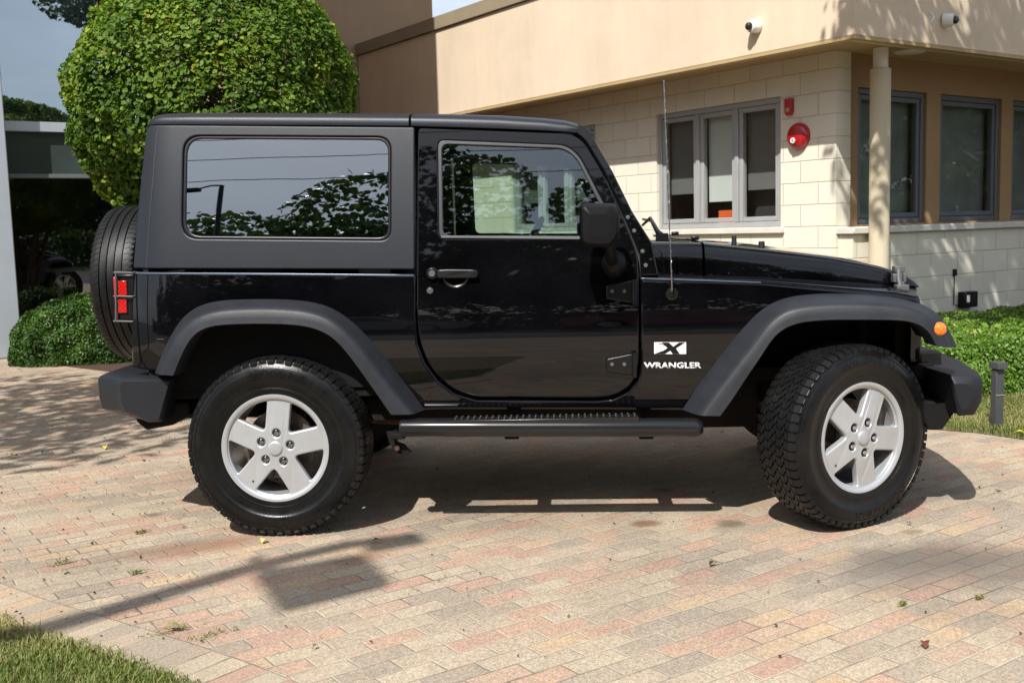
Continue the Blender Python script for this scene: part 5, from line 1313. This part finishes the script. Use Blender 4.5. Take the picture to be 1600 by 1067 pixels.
while u < UE - .4:
    u1 = min(u + 2.6, UE - .3)
    gb('upper_glass', [((u + .01, GV, z_m + .056), (u1 - .01, GV + .03, 5.6))], 'glass_wall'); gb('upper_glass', [((u + .01, GV, 5.62), (u1 - .01, GV + .03, 17))], 'glass_wall')
    gb('spandrel', [((u + .01, GV, z_s + .001), (u1 - .01, GV + .03, z_m - .056))], 'spandrel'); gb('shop_glass', [((u + .01, GV, .0), (u1 - .01, GV + .03, z_s - .051))], 'glass_shop')
    u = u1
MAT['haze_backing'] = simple('painted_sky_haze', (.42, .47, .52), .9, var=.04, vs=1); gb('sky_haze_backing', [((-14, GV + .12, z_m), (UE - .3, GV + .2, 17))], 'haze_backing'); gb('interior', [((-14, GV + 3.2, 0), (UE - .3, GV + 3.3, z_s)), ((-14, GV + .2, z_s - .01), (UE - .3, GV + 3.2, z_s + .04))], 'room')  # pale backing behind the upper glass paints the haze of the reflected sky
pp = plane_pt(12, 540, W(0, GV - .2), DL); pu = float((pp - K) @ DR)
PL = gb('pillar', [((pu - .25, GV - .34, 0), (pu + .12, GV - .08, 8))], 'mull', GL, .01)
# things seen inside and reflected at ground level: a pale table and screens
for k, (uu, zz, w_, h_, mt, nm, lb) in enumerate(((pu + .9, .9, .9, .05, 'sill', 'counter', 'pale counter top behind the shop glass'),)):
    m_ = MB(); m_.box((uu, GV + 1.6, zz - h_), (uu + w_, GV + 2.1, zz)); m_.box((uu + .05, GV + 1.65, 0), (uu + .11, GV + 1.71, zz - h_)); m_.box((uu + w_ - .11, GV + 1.65, 0), (uu + w_ - .05, GV + 1.71, zz - h_))
    o = m_.build(nm, mt, None); o.location = OFF.location; o.rotation_euler = (0, 0, BROT); tag(o, lb, 'counter')

# ------------------------------------------------------------------ trees and street behind the camera (cast the dapple, fill the reflections)
def crown_mesh(R, H, n, seed, size, holes=-.6, flat=1.0):
    r = np.random.default_rng(seed); k = 26
    cc = r.normal(size=(k, 3)); cc /= np.linalg.norm(cc, axis=1)[:, None]; cc *= r.uniform(.35, .95, (k, 1)); rad = r.uniform(.22, .42, k)
    idx = r.integers(0, k, n); d = r.normal(size=(n, 3)); d /= np.linalg.norm(d, axis=1)[:, None]; P = cc[idx] + d * (rad[idx] * r.uniform(.55, 1, n) ** .4)[:, None]
    P = P * np.array([R, R, H]); N = d + r.normal(size=(n, 3)) * .8
    return P, N, r.uniform(size[0], size[1], n), .45 + .2 * r.normal(size=n) + .2 * lump(P, 1.5, seed)
def tree(loc, trunk_h, R, H, n, seed, label, size=(.12, .22), tr=.16, group=None, lean=(0, 0), shape='quad'):
    E = empty('tree', loc, 0, label, 'tree', group); P, N, S, tt = crown_mesh(R, H, n, seed, size); P[:, 2] += trunk_h + H * .55; P[:, 0] += lean[0]; P[:, 1] += lean[1]
    leaves('crown', P, N, S, tt, 'leaf_tree', E, shape); r = random.Random(seed); m_ = MB(); top = Vector((lean[0], lean[1], trunk_h + H * .5))
    m_.tube([(0, 0, 0), top * .3 + Vector((r.uniform(-.1, .1), 0, 0)), top * .7, top], [tr, tr * .8, tr * .6, tr * .3], 10)
    for i in range(9):
        a = r.uniform(0, 6.28); q = top * r.uniform(.55, .95); e = top + Vector((math.cos(a) * R * .7, math.sin(a) * R * .7, r.uniform(-.2, .7) * H)); m_.tube([q, q.lerp(e, .5) + Vector((0, 0, .15 * H)), e], [tr * .4, tr * .25, tr * .08], 6)
    m_.build('trunk', 'bark', E, smooth=60); return E
tree((-5.9, 3.4, 0), 3.6, 2.1, 1.5, 3600, 11, 'leafy tree left of the pavers whose dappled shade falls by the rear bumper', (.10, .20), .12, lean=(.5, .5))
tree((5.6, 5.3, 0), 5.6, 2.1, 1.4, 8200, 12, 'tall open tree on the right lawn that dapples the block wall', (.09, .19), .13, lean=(-1.75, 1.6))
# unseen lamp post inferred from its shadow, shaped back along the sunlight
def lift(px, py, z):
    g = ground_pt(px, py); k = z / math.tan(R_(SUN_EL)); return Vector((float(g[0] + sh[0] * k), float(g[1] + sh[1] * k), z))
base = Vector((-8.2, .8, 0)); ST = empty('unseen_lamp_post', tuple(base), 0, 'unseen curved lamp post left of the court, inferred from the long shadow of its arm and flat head', 'lamp post')
post_path = [base, base + Vector((.4, -.1, 3.0)), lift(-80, 1050, 5.0), lift(110, 985, 5.3), lift(250, 925, 5.5), lift(395, 868, 5.6), lift(500, 848, 5.7), lift(560, 846, 5.8)]
Q_ = smooth_line([tuple(p - base) for p in post_path], 40, 6); m_ = MB(); m_.tube([tuple(q) for q in Q_], list(np.interp(np.linspace(0, 1, 40), [0, .3, .7, 1], [.11, .085, .075, .05])), 10); m_.build('pole', 'trim', ST, smooth=60)
pl_ = [lift(402, 893, 5.5) - base, lift(560, 868, 5.6) - base, lift(608, 912, 5.55) - base, lift(446, 952, 5.45) - base]
m_ = MB(); m_.add([p + Vector((0, 0, .05)) for p in pl_] + [p - Vector((0, 0, .05)) for p in pl_], [(0, 1, 2, 3), (7, 6, 5, 4), (0, 4, 5, 1), (1, 5, 6, 2), (2, 6, 7, 3), (3, 7, 4, 0)]); m_.tube([lift(395, 868, 5.6) - base, lift(420, 895, 5.52) - base], .03, 8); m_.build('lamp_head', 'trim', ST, bevel=.02)  # plate shaped back from the shadow as the head of the unseen post
pl_ = [lift(560, 842, 5.75) - base, lift(650, 832, 5.8) - base, lift(668, 846, 5.8) - base, lift(575, 862, 5.75) - base]
m_ = MB(); m_.add([p + Vector((0, 0, .03)) for p in pl_] + [p - Vector((0, 0, .03)) for p in pl_], [(0, 1, 2, 3), (7, 6, 5, 4), (0, 4, 5, 1), (1, 5, 6, 2), (2, 6, 7, 3), (3, 7, 4, 0)]); m_.build('lamp_head', 'trim', ST, bevel=.02)  # second plate added to shape the shadow beyond the arm's end
bgt = [(-17, -15, 2.0, 3.6, 3.2), (-13.5, -18.5, 2.2, 2.8, 3.5), (-10.4, -18, 1.8, 2.2, 3.3), (-7.9, -18, 2.4, 2.5, 4.9), (-5.2, -17.5, 2.4, 2.4, 5.4), (-1.8, -17.5, 2.4, 2.8, 5.4), (2.0, -17, 2.2, 2.7, 4.9), (6.0, -19, 2.2, 3.2, 4.7), (10.5, -18, 1.8, 3.2, 3.6), (16, -20, 1.5, 3.6, 3.2), (26, -16, 1.2, 3.8, 3.0), (34, -24, 2, 4.2, 3.8)]
proto = None
for i, (x, y, th, R, H) in enumerate(bgt):
    lb = 'green tree %s in the row behind the photographer' % ['at the far left end', 'second from the left', 'third from the left', 'fourth from the left', 'fifth from the left', 'sixth from the left', 'seventh from the left', 'fifth from the right', 'fourth from the right', 'third from the right', 'second from the right', 'at the far right end'][i]
    if i < 3:
        E = tree((x, y, 0), th, R, H, 16000, 40 + i, lb, (.09, .19), .2, 'trees behind the photographer', (0, 0), 'hex'); (protos := protos + [E]) if i else (protos := [E])
    else:
        src = protos[i % 3]; E = src.copy(); COL.objects.link(E); E.location = (x, y, 0); E.rotation_euler = (0, 0, i * 1.3); k = H / [3.2, 3.5, 4.0][i % 3]; E.scale = (k, k, k); E['label'] = lb
        for chd in [c for c in bpy.data.objects if c.parent == src]: c2 = chd.copy(); COL.objects.link(c2); c2.parent = E
# long clipped hedge that closes the view behind the photographer
n = 16000; C = np.stack([RNG.uniform(-24, 26, n), -13 + RNG.uniform(-.5, .5, n), RNG.uniform(0, 1.5, n)], 1); C[:, 2] += .12 * lump(C, 1.2, 9)
tag(leaves('long_hedge', C, RNG.normal(size=(n, 3)) + np.array([0, .8, .6]), RNG.uniform(.14, .26, n), .4 + .2 * RNG.normal(size=n), 'leaf_tree'), 'long dark hedge behind the photographer', 'hedge')
# street lamp seen mirrored in the quarter window
LM = empty('street_lamp', (-7.0, -9.0, 0), 0, 'dark street lamp with a level arm behind the photographer', 'street lamp')
m_ = MB(); m_.tube([(0, 0, 0), (0, 0, 7.5)], [.07, .045], 12); m_.build('pole', 'trim', LM, smooth=60)
m_ = MB(); m_.tube([(0, 0, 7.5), (-.2, 0, 7.52), (-.45, 0, 7.45)], .025, 8); m_.box((-.95, -.1, 7.38), (-.42, .1, 7.46)); m_.build('lamp_head', 'trim', LM)
for k, z in enumerate((8.6, 9.6, 10.6)):
    m_ = MB(); m_.tube([(x, -11.5 - k * .3, z + .0022 * (x - 2) ** 2) for x in np.linspace(-30, 7, 24)], .014, 5); o = m_.build('overhead_cable', 'trim', None)
    tag(o, '%s overhead cable strung behind the photographer' % ['lowest', 'middle', 'topmost'][k], 'cable', 'cables above the street')

# parked cars across the street: they fill the reflection in the door
MAT['car_silver'] = simple('silver_car_paint', (.42, .43, .45), .25, metal=.5, coat=.6, var=.02); MAT['car_red'] = simple('red_car_paint', (.30, .015, .015), .25, coat=.8, var=.02); MAT['car_blue'] = simple('blue_grey_car_paint', (.08, .10, .14), .25, coat=.8, var=.02)
def street_car(x, y, rz, mat, label):
    E = empty('saloon_car', (x, y, 0), rz, label, 'car', 'cars parked across the street')
    prof = rpoly([(-2.2, .28), (2.2, .28), (2.28, .62), (2.1, .78), (1.1, .90), (.45, 1.38), (-.95, 1.40), (-1.65, .98), (-2.2, .92), (-2.28, .60)], .16, 5)
    rows = []
    for yy, sc, in_ in ((-.86, .97, .25), (-.90, 1, .20), (-.84, 1.0, .0)): pass
    m_ = MB()
    def half(h, z): return .90 if z < .85 else .90 - (z - .85) * .42
    rows = []
    for t in (-1, -.97, -.6, 0, .6, .97, 1): rows.append([(a * (.985 if abs(t) == 1 else 1), t * half(0, b), b if abs(t) < 1 else b * .99) for a, b in prof])
    m_.loft(rows, True)
    for e_ in (rows[0], rows[-1]): m_.add(e_, [tuple(range(len(e_)))])
    m_.build('body', mat, E, smooth=40)
    for s in (-1, 1):
        for (a0, a1) in (((-1.35, .97), (-.25, .97, -.25, 1.3, -.85, 1.3)), ((-.18, .97), (.92, .97, .38, 1.3, -.18, 1.3))):
            pts = [a0] + [(a1[i], a1[i + 1]) for i in (0, 2, 4)]
            m_ = MB(); m_.add([(a, s * (half(0, b) + .012), b) for a, b in pts], [(0, 1, 2, 3)]); m_.add([(a, s * (half(0, b) + .004), b) for a, b in pts], [(3, 2, 1, 0)]); m_.build('side_window', 'dome', E)
        for xx in (-1.4, 1.4):
            w_ = MB(); w_.rev([(0, -.11), (.30, -.11), (.32, -.08), (.32, .08), (.30, .11), (0, .11)], 28, 'y', (xx, s * .82, .32)); wo = w_.build('wheel', 'tyre', E, smooth=40)
            w_ = MB(); w_.rev([(0, -.118), (.20, -.118), (.21, -.105), (.21, .105), (.20, .118), (0, .118)], 20, 'y', (xx, s * .82, .32)); w_.build('rim', 'alloy', wo, smooth=40)
        m_ = MB(); m_.box((2.10, s * .62 - .2, .60), (2.27, s * .62 + .2, .72)); m_.build('headlight', 'lamp_clear', E, bevel=.03)
    return E
street_car(-4.5, -10.2, .06, 'car_silver', 'silver saloon car parked across the street, leftmost of the three'); street_car(1.4, -10.4, -.05, 'car_red', 'dark red saloon car parked across the street between two others'); street_car(7.0, -10.0, .04, 'car_blue', 'blue grey saloon car parked across the street, rightmost of the three')

# control joints in the stucco
bb('fascia_joint', [((-.002, 4.7, ZS + .02), (.002, 4.706, 4.03))], 'column_tan')
# tree right of the frame, mirrored in the right hand windows
tree((9.4, 11.9, 0), .9, 1.9, 2.1, 9000, 91, 'broad leafy tree beyond the right end of the block wall', (.09, .18), .12, shape='hex')
tree((12.6, 10.6, 0), .9, 2.0, 2.3, 9000, 92, 'second leafy tree farther right of the block wall', (.09, .18), .12, shape='hex')
# weeds in the paver joints
for k, (px, py, sz, lb) in enumerate(((272, 985, .05, 'longest tuft of dry weed in a joint near the lawn'), (330, 992, .035, 'small weed tuft right of the longest one'), (100, 880, .02, 'tiny green weed in a joint at left below the sun patch'), (215, 895, .018, 'tiny weed in a joint left of the lamp post shadow'), (222, 832, .015, 'speck of weed in a joint left of the rear tyre'), (1410, 945, .010, 'tiny yellow weed in a joint on the dark stained patch'), (1530, 935, .010, 'tiny weed in a joint at the right picture edge'), (95, 1012, .03, 'weed tuft where the edge pavers meet the lawn'))):
    g = ground_pt(px, py); n = 60; r = np.random.default_rng(k + 322); c = np.array([0, 0, .004]) + r.normal(size=(n, 3)) * np.array([sz, sz * .25, .003]); c[:, 2] = np.abs(c[:, 2]) + .003
    o = leaves('weed', c, r.normal(size=(n, 3)) + np.array([0, 0, .5]), r.uniform(.012, .026, n), .45 + .25 * r.normal(size=n), 'grass', None, 'thin'); o.location = (float(g[0]), float(g[1]), 0); o.rotation_euler = (0, 0, BROT); tag(o, lb, 'weed', 'weeds in the paver joints')
# seeds, grit and crumbs scattered over the court: one uncountable litter
n = 1500; r = np.random.default_rng(5); X = r.uniform([-5, 2.9], [4.5, 9.5], (n, 2)); jj = r.random(n) < .5; X[jj, 0] = -1.2 - np.abs(r.normal(size=jj.sum())) * 1.3
C = np.c_[X, np.full(n, .003)]; tag(leaves('litter', C, r.normal(size=(n, 3)) * .4 + np.array([0, 0, 1]), r.uniform(.004, .014, n) * (1 + (r.random(n) < .05) * 1.2), r.random(n), 'litter_mat' if 'litter_mat' in MAT else 'mulch', None), 'fine dark seeds and crumbs scattered over the pavers', 'litter', None, 'stuff')
